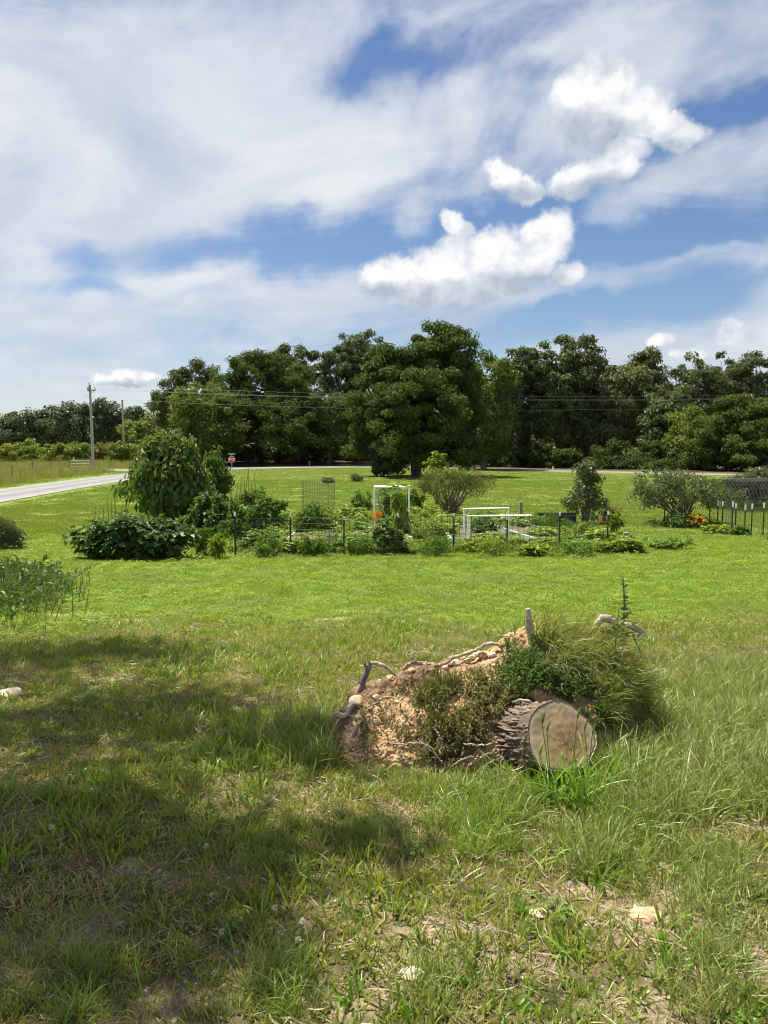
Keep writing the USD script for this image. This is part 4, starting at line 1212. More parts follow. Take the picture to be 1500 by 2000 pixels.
def wire_cage():
    b = G(622, 997)
    h = P(622, 938, b[1])[2] - b[2]
    t = thing("wire_cage", "round wire plant cage standing empty on the grass behind the garden", "wire cage", b)
    R = 32 / 1500 * b[1]
    for a in np.linspace(0, 2 * np.pi, 22, endpoint=False):
        obj("upright", tube([(R * math.cos(a), R * math.sin(a), 0), (R * math.cos(a), R * math.sin(a), h)], .0055, 4, False), "wire", t)
    th = np.linspace(0, 2 * np.pi, 25)
    for z in np.linspace(.05, h, 9):
        obj("ring", tube(np.stack([R * np.cos(th), R * np.sin(th), 0 * th + z], 1), .005, 4, False), "wire", t)


wire_cage()


# ------------------------------------------------------------------ the uprooted stump
CREST = [(655, 1470, 4.15), (668, 1432, 4.2), (684, 1390, 4.25), (705, 1356, 4.3), (735, 1332, 4.35), (770, 1315, 4.4), (820, 1302, 4.42), (880, 1292, 4.45), (950, 1268, 4.48), (1005, 1242, 4.5), (1045, 1226, 4.5), (1090, 1226, 4.52), (1150, 1232, 4.55), (1195, 1238, 4.55), (1228, 1262, 4.55), (1250, 1330, 4.5), (1262, 1392, 4.45)]
FRONT = [(652, 1490), (668, 1496), (690, 1498), (720, 1500), (760, 1502), (800, 1508), (850, 1516), (905, 1512), (960, 1500), (1010, 1490), (1050, 1488), (1100, 1486), (1150, 1485), (1195, 1462), (1230, 1446), (1255, 1436), (1268, 1428)]
stump_base = G(960, 1520)
stump = thing("uprooted_stump", "uprooted tree stump with earthy root plate and sawn log end facing the lawn", "stump", stump_base)


def root_mass():
    nu, nv = 420, 240
    k = np.linspace(0, 1, len(CREST))
    C = PchipInterpolator(k, np.array([P(*c) for c in CREST]))(np.linspace(0, 1, nu))
    B = PchipInterpolator(k, np.array([G(*c) for c in FRONT]))(np.linspace(0, 1, nu))
    K = C + np.array([0, 0.30, 0])
    K[:, 2] = Hh(K[:, 0], K[:, 1]) - 0.05
    B[:, 2] -= 0.05
    nf = 175
    v1 = np.linspace(0, 1, nf)[:, None, None]
    h = np.linalg.norm(C - B, axis=1)[None, :, None]
    front = B * (1 - v1) + C * v1 + np.sin(np.pi * v1 ** 0.9) * h * np.array([0, -0.13, 0.07])
    v2 = np.linspace(0, 1, nv - nf + 1)[1:, None, None]
    back = C * (1 - v2) + K * v2 + np.sin(np.pi * v2) * np.array([0, 0.20, 0.02])
    V = np.concatenate([front, back]).reshape(-1, 3)
    i, j = np.meshgrid(np.arange(nv - 1), np.arange(nu - 1), indexing="ij")
    a = (i * nu + j).ravel()
    f = np.concatenate([np.stack([a, a + 1, a + nu + 1], 1), np.stack([a, a + nu + 1, a + nu], 1)])
    tm = trimesh.Trimesh(V, f, process=False)
    nrm = tm.vertex_normals
    q = V
    d = 0.17 * (meshkit.fbm(q * 4.5, 3, 3) - 0.5) + 0.045 * (meshkit.fbm(q * 19, 3, 5) - 0.5) + 0.016 * (meshkit.noise(q * 60, 7) - 0.5) + 0.016 * (meshkit.noise(q * 140, 8) - .5)
    # undercut shelf on the left flank: the turf crust stands proud above the loose soil
    pp = project(V)
    crust = np.exp(-((pp[:, 1] - np.interp(pp[:, 0], [660, 700, 760, 830], [1440, 1372, 1345, 1318])) / 14) ** 2) * (pp[:, 0] < 850)
    d = d + 0.05 * crust
    V = V + nrm * d[:, None]
    return V, f, nrm, nf * nu, np.clip(1.1 * crust + 0.9 * np.clip((700 - pp[:, 0]) / 30, 0, 1) * (pp[:, 1] > 1390) + .8 * (np.arange(len(V)) >= nf * nu), 0, 1)


RV, RF, RN, NFRONT, CRUST = root_mass()
soil = obj("root_plate_soil", (RV, RF), "clod_soil", stump, True, rel=stump_base)
primvar(soil, "crust", CRUST)
RP = project(RV[:NFRONT])


def on_mound(px, py):
    k = np.argmin(((RP - [px, py]) ** 2).sum(1))
    return RV[k]


def log():
    """Short butt log: bark with ridges, sawn face towards the viewer."""
    fc = P(1096, 1438, 3.62)
    ax = unit(np.array([0.275, -0.868, 0.41]))          # out of the sawn face
    e1 = unit(np.cross([0, 0, 1.0], ax))
    e2 = np.cross(ax, e1)
    nu, nv = 420, 170
    th = np.linspace(0, 2 * np.pi, nu, endpoint=False)
    s = np.linspace(0, 1.0, nv)
    Lg = 0.60
    r0 = 0.177 * (1 + 0.05 * np.cos(2 * th + 0.5) + 0.03 * np.cos(3 * th + 1.2) + 0.02 * np.cos(5 * th) + .03 * (meshkit.fbm(np.stack([np.cos(th) * 3, np.sin(th) * 3, th * 0], -1), 3, 44) - .5))
    TH, S = np.meshgrid(th, s)
    flare = 1 + 0.55 * np.clip((S - 0.45) / 0.55, 0, 1) ** 1.6 * (1 + 0.35 * np.cos(5 * TH + 1))
    R = r0[None] * flare
    # bark: long interlocking ridges
    qx, qy = np.cos(TH) * 0.172, np.sin(TH) * 0.172
    warp = meshkit.noise(np.stack([qx * 9, qy * 9, S * Lg * 6], -1), 2) - .5
    ang = TH * 0.172
    per = 2 * np.pi * .172
    seam = meshkit.noise(np.stack([qx * 28, qy * 28, S * Lg * 9], -1), 11) - .5
    wv = np.abs(np.sin(TH * 24 + 3.5 * warp + 5.0 * seam))
    brk = meshkit.noise(np.stack([qx * 60, qy * 60, S * Lg * 14], -1), 4)
    brk2 = meshkit.fbm(np.stack([qx * 130, qy * 130, S * Lg * 45], -1), 3, 14)
    ridge = np.clip(1.5 * wv - .25, 0, 1) * np.clip(.25 + 1.1 * brk, 0, 1.1)
    f1 = 1 - np.abs(2 * meshkit.noise(np.stack([qx * 46 + 2 * warp, qy * 46, S * Lg * 5 + 1.2 * seam], -1), 21) - 1)
    f2 = 1 - np.abs(2 * meshkit.noise(np.stack([qx * 80, qy * 80 + seam, S * Lg * 10 + 1.0 * warp], -1), 22) - 1)
    furrow = np.clip(1.5 * f1 ** 3 + .8 * f2 ** 4, 0, 1.3)
    ridge = np.clip(.75 * (1.1 - furrow) + .35 * (ridge - .4), 0, 1)
    R = R + (0.019 * (ridge - .55) + .008 * (brk2 - .5)) * (.22 + .78 * np.clip(S / .2, 0, 1))
    V = fc - ax * (S * Lg)[..., None] + R[..., None] * (np.cos(TH)[..., None] * e1 + np.sin(TH)[..., None] * e2)
    V[..., 2] += 0.10 * np.clip(S - .2, 0, 1) ** 1.5
    V = V.reshape(-1, 3)
    i, j = np.meshgrid(np.arange(nv - 1), np.arange(nu), indexing="ij")
    p, q = (i * nu + j).ravel(), (i * nu + (j + 1) % nu).ravel()
    f = np.concatenate([np.stack([p, p + nu, q], 1), np.stack([q, p + nu, q + nu], 1)])
    b = obj("log_bark", (V, f), "log_bark", stump, True, rel=stump_base)
    primvar(b, "tone", np.clip(ridge * .75 - .28 + .5 * (brk2 - .4), 0, 1).ravel())
    # sawn face with bark rim
    nr_, nth = 90, nu
    rim = V[:nu]
    rr = np.linspace(0, 1, nr_)
    cen = fc + ax * 0.0
    flat = rim - ((rim - cen) @ ax)[:, None] * ax
    inner = cen + (flat - cen) * 0.985
    D = cen + (inner - cen)[None] * rr[:, None, None]
    TT, RR = np.meshgrid(th, rr)
    pith = np.array([0.10, -0.22])
    X, Y = RR * np.cos(TT), RR * np.sin(TT)
    dx, dy = X - pith[0], Y - pith[1]
    pr = np.hypot(dx, dy)
    pa = np.arctan2(dy, dx)
    saw = .5 + .5 * np.sin((X * .8 - Y) * 34 + 2.2 * meshkit.noise(np.stack([X * 3, Y * 3, X * 0], -1), 3))
    D = D + ax * (0.0012 * (meshkit.noise(np.stack([X * 9, Y * 9, X * 0], -1), 8) - .5) - .003 * np.clip((RR - .95) / .03, 0, 1))[..., None]
    ring = .5 + .5 * np.sin(pr * 95 + 2.5 * meshkit.noise(np.stack([np.cos(pa) * 2, np.sin(pa) * 2, pr * 0], -1), 5))
    nz = meshkit.fbm(np.stack([X * 3.5, Y * 3.5, X * 0 + 2], -1), 4, 6)
    col = np.array([0.40, 0.285, 0.155])[None, None] * (0.80 + 0.17 * ring + .06 * saw + .9 * (nz - .5))[..., None]
    heart = np.clip((0.72 - pr) / .18, 0, 1)[..., None]
    col = col * (1 - heart) + col * np.array([0.86, 0.80, 0.72]) * heart
    sap = np.clip((RR - .80) / .1, 0, 1)[..., None]
    col = col * (1 - .5 * sap) + np.array([.46, .39, .28]) * .5 * sap
    warm = np.clip((-Y - .05 - .5 * np.abs(X)) * 2.2, 0, 1)[..., None] * np.clip(1.1 - RR, 0, 1)[..., None]
    col = col * (1 - .6 * warm) + np.array([.58, .38, .20]) * .6 * warm
    stain = np.exp(-((X - .24) / .055 - (Y + .45) * -4.2) ** 2) * np.exp(-((Y + .42) / .2) ** 2)
    col = col * (1 - stain[..., None]) + np.array([.40, .16, .05]) * stain[..., None]
    for k, (a0, ln) in enumerate([(0.25, .55), (1.0, .4), (1.75, .45), (2.65, .6), (3.4, .75), (3.75, .35), (4.6, .5), (5.4, .5), (5.9, .7), (0.7, .8), (2.1, .3)]):
        dd = np.abs((pa - a0 + np.pi) % (2 * np.pi) - np.pi) * pr
        crack = np.exp(-(dd / .012) ** 2) * np.clip((ln - pr) / .1, 0, 1) * .85
        col = col * (1 - crack[..., None]) + np.array([.10, .07, .045]) * crack[..., None]
    pit = np.exp(-(pr / .035) ** 2)[..., None]
    col = col * (1 - pit) + np.array([.12, .08, .05]) * pit
    edge = np.clip((RR - .955) / .02, 0, 1)[..., None]
    col = col * (1 - edge) + np.array([.22, .15, .10]) * (.7 + .6 * nz[..., None]) * edge
    i, j = np.meshgrid(np.arange(nr_ - 1), np.arange(nth), indexing="ij")
    p, q = (i * nth + j).ravel(), (i * nth + (j + 1) % nth).ravel()
    f = np.concatenate([np.stack([p, p + nth, q], 1), np.stack([q, p + nth, q + nth], 1)])
    c = obj("sawn_face", (D.reshape(-1, 3), f), "cut_wood", stump, True, rel=stump_base)
    primvar(c, "tone", np.clip(col, 0, 1).reshape(-1, 3), "color")
    # bark rim closing the face and the bark
    nrm_ = 3
    ringv = np.vstack([D[-1], flat + ax * .002, rim])
    i, j = np.meshgrid(np.arange(2), np.arange(nth), indexing="ij")
    p, q = (i * nth + j).ravel(), (i * nth + (j + 1) % nth).ravel()
    f = np.concatenate([np.stack([p, p + nth, q], 1), np.stack([q, p + nth, q + nth], 1)])
    o = obj("bark_rim", (ringv, f), "log_bark", stump, rel=stump_base)
    primvar(o, "tone", np.full(len(ringv), .55) + .25 * np.tile(np.sin(th * 40), 3))


log()


def roots():
    rng = np.random.default_rng(31)

    def root(pts, D, r, m, name="root", label=None, n=26, wob=.006, sides=9):
        ctl = np.array([P(x, y, d) for (x, y), d in zip(pts, np.broadcast_to(D, (len(pts),)))])
        n = int(np.clip(np.linalg.norm(np.diff(ctl, axis=0), axis=1).sum() / (1.1 * max(r)), 6, 26))
        q = spline(ctl, n)
        q[1:-1] += rng.normal(0, wob * .5, (n - 2, 3))
        rr = .82 * np.interp(np.linspace(0, 1, n), np.linspace(0, 1, len(r)), r) * (1 + .13 * np.convolve(rng.normal(size=n + 4), np.ones(5) / 2.2, 'valid'))
        v, f = tube(q, np.abs(rr) + .0008, sides)
        obj(name, (v, f), m, stump, 60, rel=stump_base, label=label)
    root([(696, 1372), (706, 1345), (714, 1322), (722, 1302), (721, 1290)], 4.28, [.026, .024, .022, .02, .006], "root_dark", label="dark upright broken root on the left flank")
    root([(722, 1303), (714, 1298), (711, 1290)], 4.28, [.014, .010, .003], "root_dark", n=8)
    root([(712, 1346), (704, 1333), (699, 1336)], 4.26, [.012, .010, .004], "root_dark", n=8)
    root([(720, 1297), (735, 1295), (749, 1300), (757, 1305), (768, 1314), (778, 1326)], 4.3, [.012, .014, .013, .012, .01, .008], "root_pale")
    root([(785, 1316), (790, 1303), (806, 1297), (822, 1299), (850, 1299), (878, 1291), (884, 1283)], 4.36, [.008, .012, .013, .012, .012, .010, .006], "root_brown")
    root([(874, 1286), (900, 1280), (930, 1268), (962, 1258), (975, 1261), (968, 1285)], 4.40, [.008, .012, .013, .013, .012, .008], "root_pale")
    root([(795, 1277), (808, 1288), (826, 1297), (840, 1302)], 4.36, [.003, .005, .006, .004], "root_pale", n=14)
    root([(790, 1282), (812, 1275), (830, 1276), (836, 1290), (828, 1300)], 4.36, [.002, .003, .003, .003, .003], "root_pale", n=18)
    root([(960, 1255), (962, 1246), (985, 1243), (1005, 1240)], 4.42, [.003, .004, .004, .003], "root_pale", n=14)
    root([(648, 1398), (662, 1394), (676, 1396), (684, 1386), (692, 1372)], 4.12, [.016, .022, .024, .020, .012], "root_pale", label="pale root poking out at the left end")
    root([(684, 1398), (702, 1404), (712, 1412), (706, 1424)], 4.02, [.004, .006, .006, .004], "root_pale", n=14)
    root([(712, 1390), (730, 1378), (745, 1366), (770, 1366)], 4.05, [.004, .007, .007, .004], "root_brown", n=14)
    root([(655, 1492), (672, 1466), (686, 1440), (700, 1418)], 4.0, [.016, .018, .016, .01], "root_brown")
    root([(672, 1494), (688, 1470), (700, 1446), (712, 1424)], 3.95, [.008, .010, .010, .006], "root_dark")
    root([(1038, 1245), (1034, 1225), (1032, 1205), (1031, 1189)], 4.38, [.034, .027, .026, .016], "root_pale", label="thick pale broken root stub on the crest", wob=.004, sides=12)
    root([(1165, 1220), (1182, 1207), (1197, 1212), (1215, 1219), (1236, 1226), (1256, 1238), (1246, 1243)], 4.45, [.02, .034, .030, .024, .022, .024, .012], "root_pale", label="bleached root lying along the top right", sides=11)
    root([(1236, 1238), (1246, 1262), (1254, 1290)], 4.45, [.004, .005, .002], "root_dark", n=10)
    root([(1000, 1372), (1020, 1368), (1036, 1372)], 3.95, [.004, .008, .007], "root_pale", n=10)
    for a in [[(760, 1450), (800, 1452), (825, 1452), (850, 1472)], [(820, 1448), (842, 1466), (866, 1492)], [(905, 1452), (930, 1455), (962, 1452)], [(912, 1500), (930, 1480), (935, 1465)], [(930, 1490), (945, 1475), (960, 1470)], [(880, 1500), (905, 1482), (925, 1478)],
              [(845, 1420), (860, 1440), (865, 1470)], [(940, 1510), (950, 1495), (975, 1482)]]:
        root(a, 3.68, [.003, .005, .004, .002], "root_pale", "dead_stem", n=12, sides=5)


roots()


def rock_mesh(rng, r, flat=(1, 1, 1)):
    m = trimesh.creation.icosphere(2, 1.0)
    v = np.array(m.vertices)
    dirs = rand_dirs(rng, 9)
    for k in range(9):
        lim = rng.uniform(.62, .9)
        dd = v @ dirs[k]
        v = v - np.maximum(dd - lim, 0)[:, None] * dirs[k]
    v = v * (1 + .10 * (meshkit.fbm(v * 2 + rng.uniform(0, 99, 3), 3) - .5))[:, None]
    return v * r * np.array(flat), np.array(m.faces)


def rocks():
    rng = np.random.default_rng(41)
    for px, py, r, m in [(697, 1374, .050, "rock_tan"), (686, 1382, .026, "rock_pale"), (762, 1325, .022, "rock_pale"), (803, 1311, .024, "rock_orange"), (735, 1362, .022, "rock_pale"), (734, 1412, .018, "rock_pale"),
                         (782, 1362, .018, "rock_pale"), (930, 1270, .030, "rock_pale"), (905, 1284, .022, "rock_orange"), (922, 1284, .026, "rock_tan"), (942, 1283, .030, "rock_orange"), (890, 1298, .032, "rock_pale"), (912, 1294, .026, "rock_tan"), (960, 1280, .022, "rock_pale"),
                         (842, 1327, .014, "rock_pale"), (775, 1372, .014, "rock_tan"), (740, 1395, .013, "rock_orange"), (815, 1348, .012, "rock_pale"), (965, 1300, .016, "rock_tan"), (946, 1326, .012, "rock_pale"), (897, 1358, .012, "rock_pale"), (870, 1305, .020, "rock_tan"), (990, 1262, .02, "rock_orange")]:
        v, f = rock_mesh(rng, r, (1, .8, .75))
        obj("rock", (v + on_mound(px, py) + [0, -.3 * r, .3 * r], f), m, stump, 35, rel=stump_base)
    parts, parts2 = [], []
    sel = np.where((RP[:, 0] > 672) & (RP[:, 0] < 1010) & (RP[:, 1] > 1262))[0]
    for k in rng.choice(sel, 900):
        r = rng.uniform(.0015, .0062) * (1 + (rng.random() < .08))
        m = trimesh.creation.icosahedron()
        v = np.array(m.vertices) * rng.uniform(.6, 1.2, 3) * r
        (parts if rng.random() < .6 else parts2).append((v + RV[k], np.array(m.faces)))
    obj("pebbles", cat_(parts), "rock_orange", stump, kind="stuff", rel=stump_base)
    obj("pale_pebbles", cat_(parts2), "rock_pale", stump, kind="stuff", rel=stump_base)
    # hair roots hanging from the crust
    sel = np.where((RP[:, 0] > 670) & (RP[:, 0] < 830) & (RP[:, 1] < np.interp(RP[:, 0], [660, 700, 760, 830], [1470, 1400, 1365, 1330])))[0]
    k = rng.choice(sel, 500)
    obj("hair_roots", blades(RV[k], RN[k] * .5 + rng.normal(0, .6, (500, 3)), rng.uniform(.02, .07, 500), .0016, np.array([0, 0, -.8]) + rng.normal(0, .5, (500, 3)), 3, rng), "root_brown_leaf", stump, kind="stuff", rel=stump_base)


leafmat("root_brown_leaf", [(0.2, 0.14, 0.09), (0.3, 0.22, 0.15), (0.12, 0.09, 0.06)], trans=0.05)
rocks()


def inside(poly, p):
    from shapely import Polygon, contains_xy
    return contains_xy(Polygon(poly), p[:, 0], p[:, 1])


def mound_veg():
    rng = np.random.default_rng(61)
    vis = RN[:NFRONT] @ np.array([0, -.6, .8]) > -0.2

    def pick(poly, n):
        jit = RP + 34 * np.stack([meshkit.fbm(RV[:NFRONT] * 9, 3, 15) - .5, meshkit.fbm(RV[:NFRONT] * 9, 3, 16) - .5], 1) * 2
        s = np.where(inside(poly, jit) & vis)[0]
        w = np.clip((meshkit.fbm(RV[s] * 11, 2, 17) - .30) * 3, .02, 1)
        return RV[rng.choice(s, n, p=w / w.sum())] - [0, 0, .004]

    def sprigs(poly, n, h, nl, L, W, stem=.002):
        """Small upright leafy stems."""
        b = pick(poly, n)
        parts, st = [], []
        d = unit(np.array([0.0, -.28, 1.0]) + rng.normal(0, .35, (n, 3)))
        hh = rng.uniform(.5, 1.2, n) * h
        for k in range(nl):
            s = (k + .6) / nl
            p = b + d * (hh * s)[:, None]
            dd = unit(rng.normal(size=(n, 3)) + d * .5)
            l = L * rng.uniform(.6, 1.25, n) * (1 - .35 * s)
            parts.append(leaves(p, dd, np.array([0, 0, 1.0]) + rng.normal(0, .3, (n, 3)), l, l * W, .15, .2))
        st.append(blades(b, d, hh, .0035, rng.normal(0, .05, (n, 3)), 2, rng))
        return cat_(parts + st)
    A = [(820, 1345), (870, 1318), (900, 1335), (960, 1330), (1010, 1350), (1010, 1372), (985, 1420), (960, 1440), (930, 1470), (880, 1500), (850, 1500), (835, 1440), (812, 1400)]
    A2 = [(700, 1400), (780, 1330), (900, 1300), (1010, 1262), (1020, 1300), (960, 1340), (850, 1360), (830, 1500), (740, 1500)]
    B = [(958, 1300), (985, 1268), (1040, 1262), (1075, 1300), (1100, 1345), (1105, 1366), (1060, 1368), (1005, 1366), (970, 1345)]
    C = [(1040, 1330), (1120, 1310), (1190, 1350), (1200, 1420), (1165, 1430), (1130, 1370), (1060, 1360)]
    o = obj("mound_weeds", cat_([sprigs(A, 520, .12, 9, .035, .34), sprigs(A, 380, .07, 8, .034, .4), sprigs(A2, 190, .07, 7, .03, .35)]), "weed_olive")
    tag(o, "dense small-leaved weeds growing on the root plate left of the log", "weeds", None, "stuff")
    o = obj("mound_weeds", cat_([sprigs(B, 210, .12, 9, .042, .36), sprigs(C, 240, .12, 9, .04, .3)]), "weed_dark")
    tag(o, "dark green leafy weeds above the sawn log end", "weeds", None, "stuff")
    # spiky grass sprays among the weeds
    n = 800
    b = pick([(812, 1350), (850, 1315), (880, 1340), (900, 1345), (905, 1420), (870, 1440), (830, 1420)], n)
    o = obj("mound_grass", blades(b, unit(np.array([-.05, -.25, 1.0]) + rng.normal(0, .28, (n, 3))), rng.uniform(.05, .15, n), .005, np.array([0, -.1, -.12]) + rng.normal(0, .12, (n, 3)), 3, rng), "weed_olive")
    tag(o, "upright grassy sprays on the bare soil face", "grass", None, "stuff")
    # crest fescue, drooping to the right
    n = 2300
    b = pick([(1036, 1250), (1045, 1225), (1100, 1222), (1160, 1228), (1210, 1240), (1220, 1290), (1150, 1300), (1080, 1285)], n)
    L = rng.uniform(.10, .29, n)
    d = unit(np.array([.2, -.32, .85]) + rng.normal(0, .55, (n, 3)))
    L *= np.where(rng.random(n) < .35, .55, 1)
    o1 = blades(b, d, L, rng.uniform(.003, .0068, n), (np.array([.34, -.14, -.55]) + rng.normal(0, .34, (n, 3))) * rng.uniform(.2, 1.25, (n, 1)), 5, rng)
    n = 1500
    b = pick([(1120, 1300), (1200, 1280), (1240, 1300), (1262, 1380), (1262, 1425), (1200, 1450), (1165, 1400), (1150, 1340)], n)
    d = unit(np.array([.25, -.3, .9]) + rng.normal(0, .55, (n, 3)))
    o2 = blades(b, d, rng.uniform(.07, .25, n), rng.uniform(.003, .0068, n), (np.array([.3, -.2, -.5]) + rng.normal(0, .34, (n, 3))) * rng.uniform(.2, 1.2, (n, 1)), 5, rng)
    o = obj("crest_fescue", cat_([o1, o2]), "fescue")
    tag(o, "long fine olive grass drooping off the top right of the root plate", "grass", None, "stuff")
    n = 700
    b = pick([(1040, 1300), (1060, 1250), (1110, 1250), (1160, 1290), (1100, 1320)], n)
    o = obj("dead_grass", blades(b, unit(np.array([.1, -.6, -.2]) + rng.normal(0, .4, (n, 3))), rng.uniform(.1, .26, n), .003, np.array([.1, 0, -.6]) + rng.normal(0, .2, (n, 3)), 4, rng), "straw")
    tag(o, "dry straw hanging under the crest grass", "grass", None, "stuff")
    # spiky dry grass bundle behind
    return


mound_veg()


def thistle():
    rng = np.random.default_rng(71)
    b = on_mound(1213, 1246)
    h = P(1213, 1128, b[1])[2] - b[2]
    t = thing("thistle", "tall spiny thistle standing on the right end of the root plate", "weed", b)
    z = np.linspace(0, h, 7)
    sx = .012 * np.sin(z * 9)
    obj("stem", tube(np.stack([sx, 0 * z, z], 1), np.linspace(.006, .003, 7), 6), "stem", t)
    for k in range(26):
        s = (k + 1) / 26
        a = k * 2.39996
        L = (.14 * (1 - .6 * s)) * rng.uniform(.6, 1.3)
        d = np.array([math.cos(a), math.sin(a), rng.uniform(.1, .8)])
        n = 9
        u = np.linspace(0, 1, n)
        mid = np.array([np.interp(h * s, z, sx), 0, h * s]) + np.outer(u * L, unit(d)) - np.outer(u ** 2 * L * .25, [0, 0, 1])
        side = unit(np.cross(d, [0, 0, 1.0]))
        w = .016 * (1 - u * .8) * (1 + .8 * (np.arange(n) % 2))
        v = np.vstack([mid + side * w[:, None], mid - side * w[:, None]])
        f = [[i, i + 1, n + i + 1] for i in range(n - 1)] + [[i, n + i + 1, n + i] for i in range(n - 1)]
        obj("leaf", (v, np.array(f)), "garden_leaf", t)
    b = on_mound(1195, 1330)
    t = thing("thistle", "smaller leafy weed stem below the thistle in the drooping grass", "weed", b)
    hh = .42
    obj("stem", tube([(0, 0, 0), (.01, -.02, hh / 2), (.02, -.03, hh)], [.004, .0035, .002], 5), "stem", t)
    for k in range(14):
        s = (k + 2) / 16
        a = k * 2.4
        d = np.array([[math.cos(a), math.sin(a), .3]])
        obj("leaf", leaves(np.array([[.02 * s, -.03 * s, hh * s]]), d, np.array([[0, 0, 1.0]]), .07, .022), "weed_dark", t)


thistle()


def foxtail():
    rng = np.random.default_rng(81)
    for lab, px, py, n, hmax in [("lush broad-bladed grass clump in front of the sawn log end", 1110, 1572, 95, .40), ("broad-bladed grass clump just right of the sawn log end", 1185, 1548, 50, .34), ("small broad-bladed grass clump at the log's lower left", 1050, 1568, 34, .26)]:
        b = G(px, py)
        t = thing("grass_clump", lab, "grass clump", b)
        base = np.stack([rng.normal(0, .10, n), rng.normal(0, .06, n), np.zeros(n) - .01], 1)
        d = unit(np.array([0, 0, 1.0]) + rng.normal(0, .38, (n, 3)) * [1, 1, .2])
        obj("blades", blades(base, d, rng.uniform(.4, 1.0, n) * hmax, rng.uniform(.008, .015, n), d * [.5, .5, 0] + rng.normal(0, .1, (n, 3)) - [0, 0, .3], 5, rng), "grass_broad", t)
        ns = max(2, n // 22)
        for k in range(ns):
            q = np.array([rng.normal(0, .08), rng.normal(0, .05), 0])
            hh = hmax * rng.uniform(.75, 1.15)
            tp = q + [rng.normal(0, .04), rng.normal(0, .04), hh]
            st = obj("seed_stalk", tube([q, (q + tp) / 2 + [.005, 0, 0], tp], .0018, 4), "stem", t)
            obj("seed_head", tube(spline([tp, tp + [.006, 0, .03], tp + [.014, 0, .055]], 5), [.003, .0055, .0055, .004, .001], 6), "fescue", st)


foxtail()


# ------------------------------------------------------------------ grass
def tuft(rng, n, r, h, w, lean=.35, bend=.35, seg=3, hvar=.5):
    a, q = rng.uniform(0, 6.283, n), r * np.sqrt(rng.random(n))
    base = np.stack([q * np.cos(a), q * np.sin(a), np.full(n, -.01)], 1)
    out = np.stack([np.cos(a), np.sin(a), 0 * a], 1)
    d = np.array([0, 0, 1.0]) + out * lean * rng.random((n, 1)) + rng.normal(0, lean * .6, (n, 3)) * [1, 1, 0]
    hh = h * (1 - hvar * rng.random(n))
    return blades(base, d, hh, w * rng.uniform(.7, 1.3, n), d * [bend, bend, 0] + rng.normal(0, bend * .6, (n, 3)) * [1, 1, .3] - [0, 0, bend * .5], seg, rng)


def clover_tuft(rng, n, r, h, L):
    a, q = rng.uniform(0, 6.283, n), r * np.sqrt(rng.random(n))
    p = np.stack([q * np.cos(a), q * np.sin(a), h * rng.uniform(.3, 1.0, n)], 1)
    parts = []
    a0 = rng.uniform(0, 6.28, n)
    for k in range(3):
        ang = a0 + k * 2.094
        d = np.stack([np.cos(ang), np.sin(ang), .1 + 0 * ang], 1)
        parts.append(leaves(p, d, np.array([0, 0, 1.0]) + rng.normal(0, .35, (n, 3)), L * rng.uniform(.7, 1.2, n), L * .8, .1, .1))
    return cat_(parts)


def rosette(rng, n, L, W):
    a = np.arange(n) * 2.4
    d = np.stack([np.cos(a), np.sin(a), rng.uniform(.15, .7, n)], 1)
    return blades(np.zeros((n, 3)), d, L * rng.uniform(.6, 1.1, n), W, d * [.3, .3, 0] - [0, 0, .35], 4, rng)


def mound_block(x, y):
    """Footprint of the stump on the ground."""
    fx = np.array([G(*c) for c in FRONT])
    k = np.interp(x, fx[:, 0], fx[:, 1])
    return (x > fx[0, 0]) & (x < fx[-1, 0]) & (y > k + .03) & (y < 4.75)


def field(rng, y0, y1, per_m2, marg=.5):
    A = 0.5 * (y1 ** 2 - y0 ** 2) * 1.06 + 2 * marg * (y1 - y0)
    n = int(A * per_m2)
    y = np.sqrt(rng.uniform(y0 ** 2, y1 ** 2, n))
    x = rng.uniform(-1, 1, n) * (0.53 * y + marg)
    return x, y


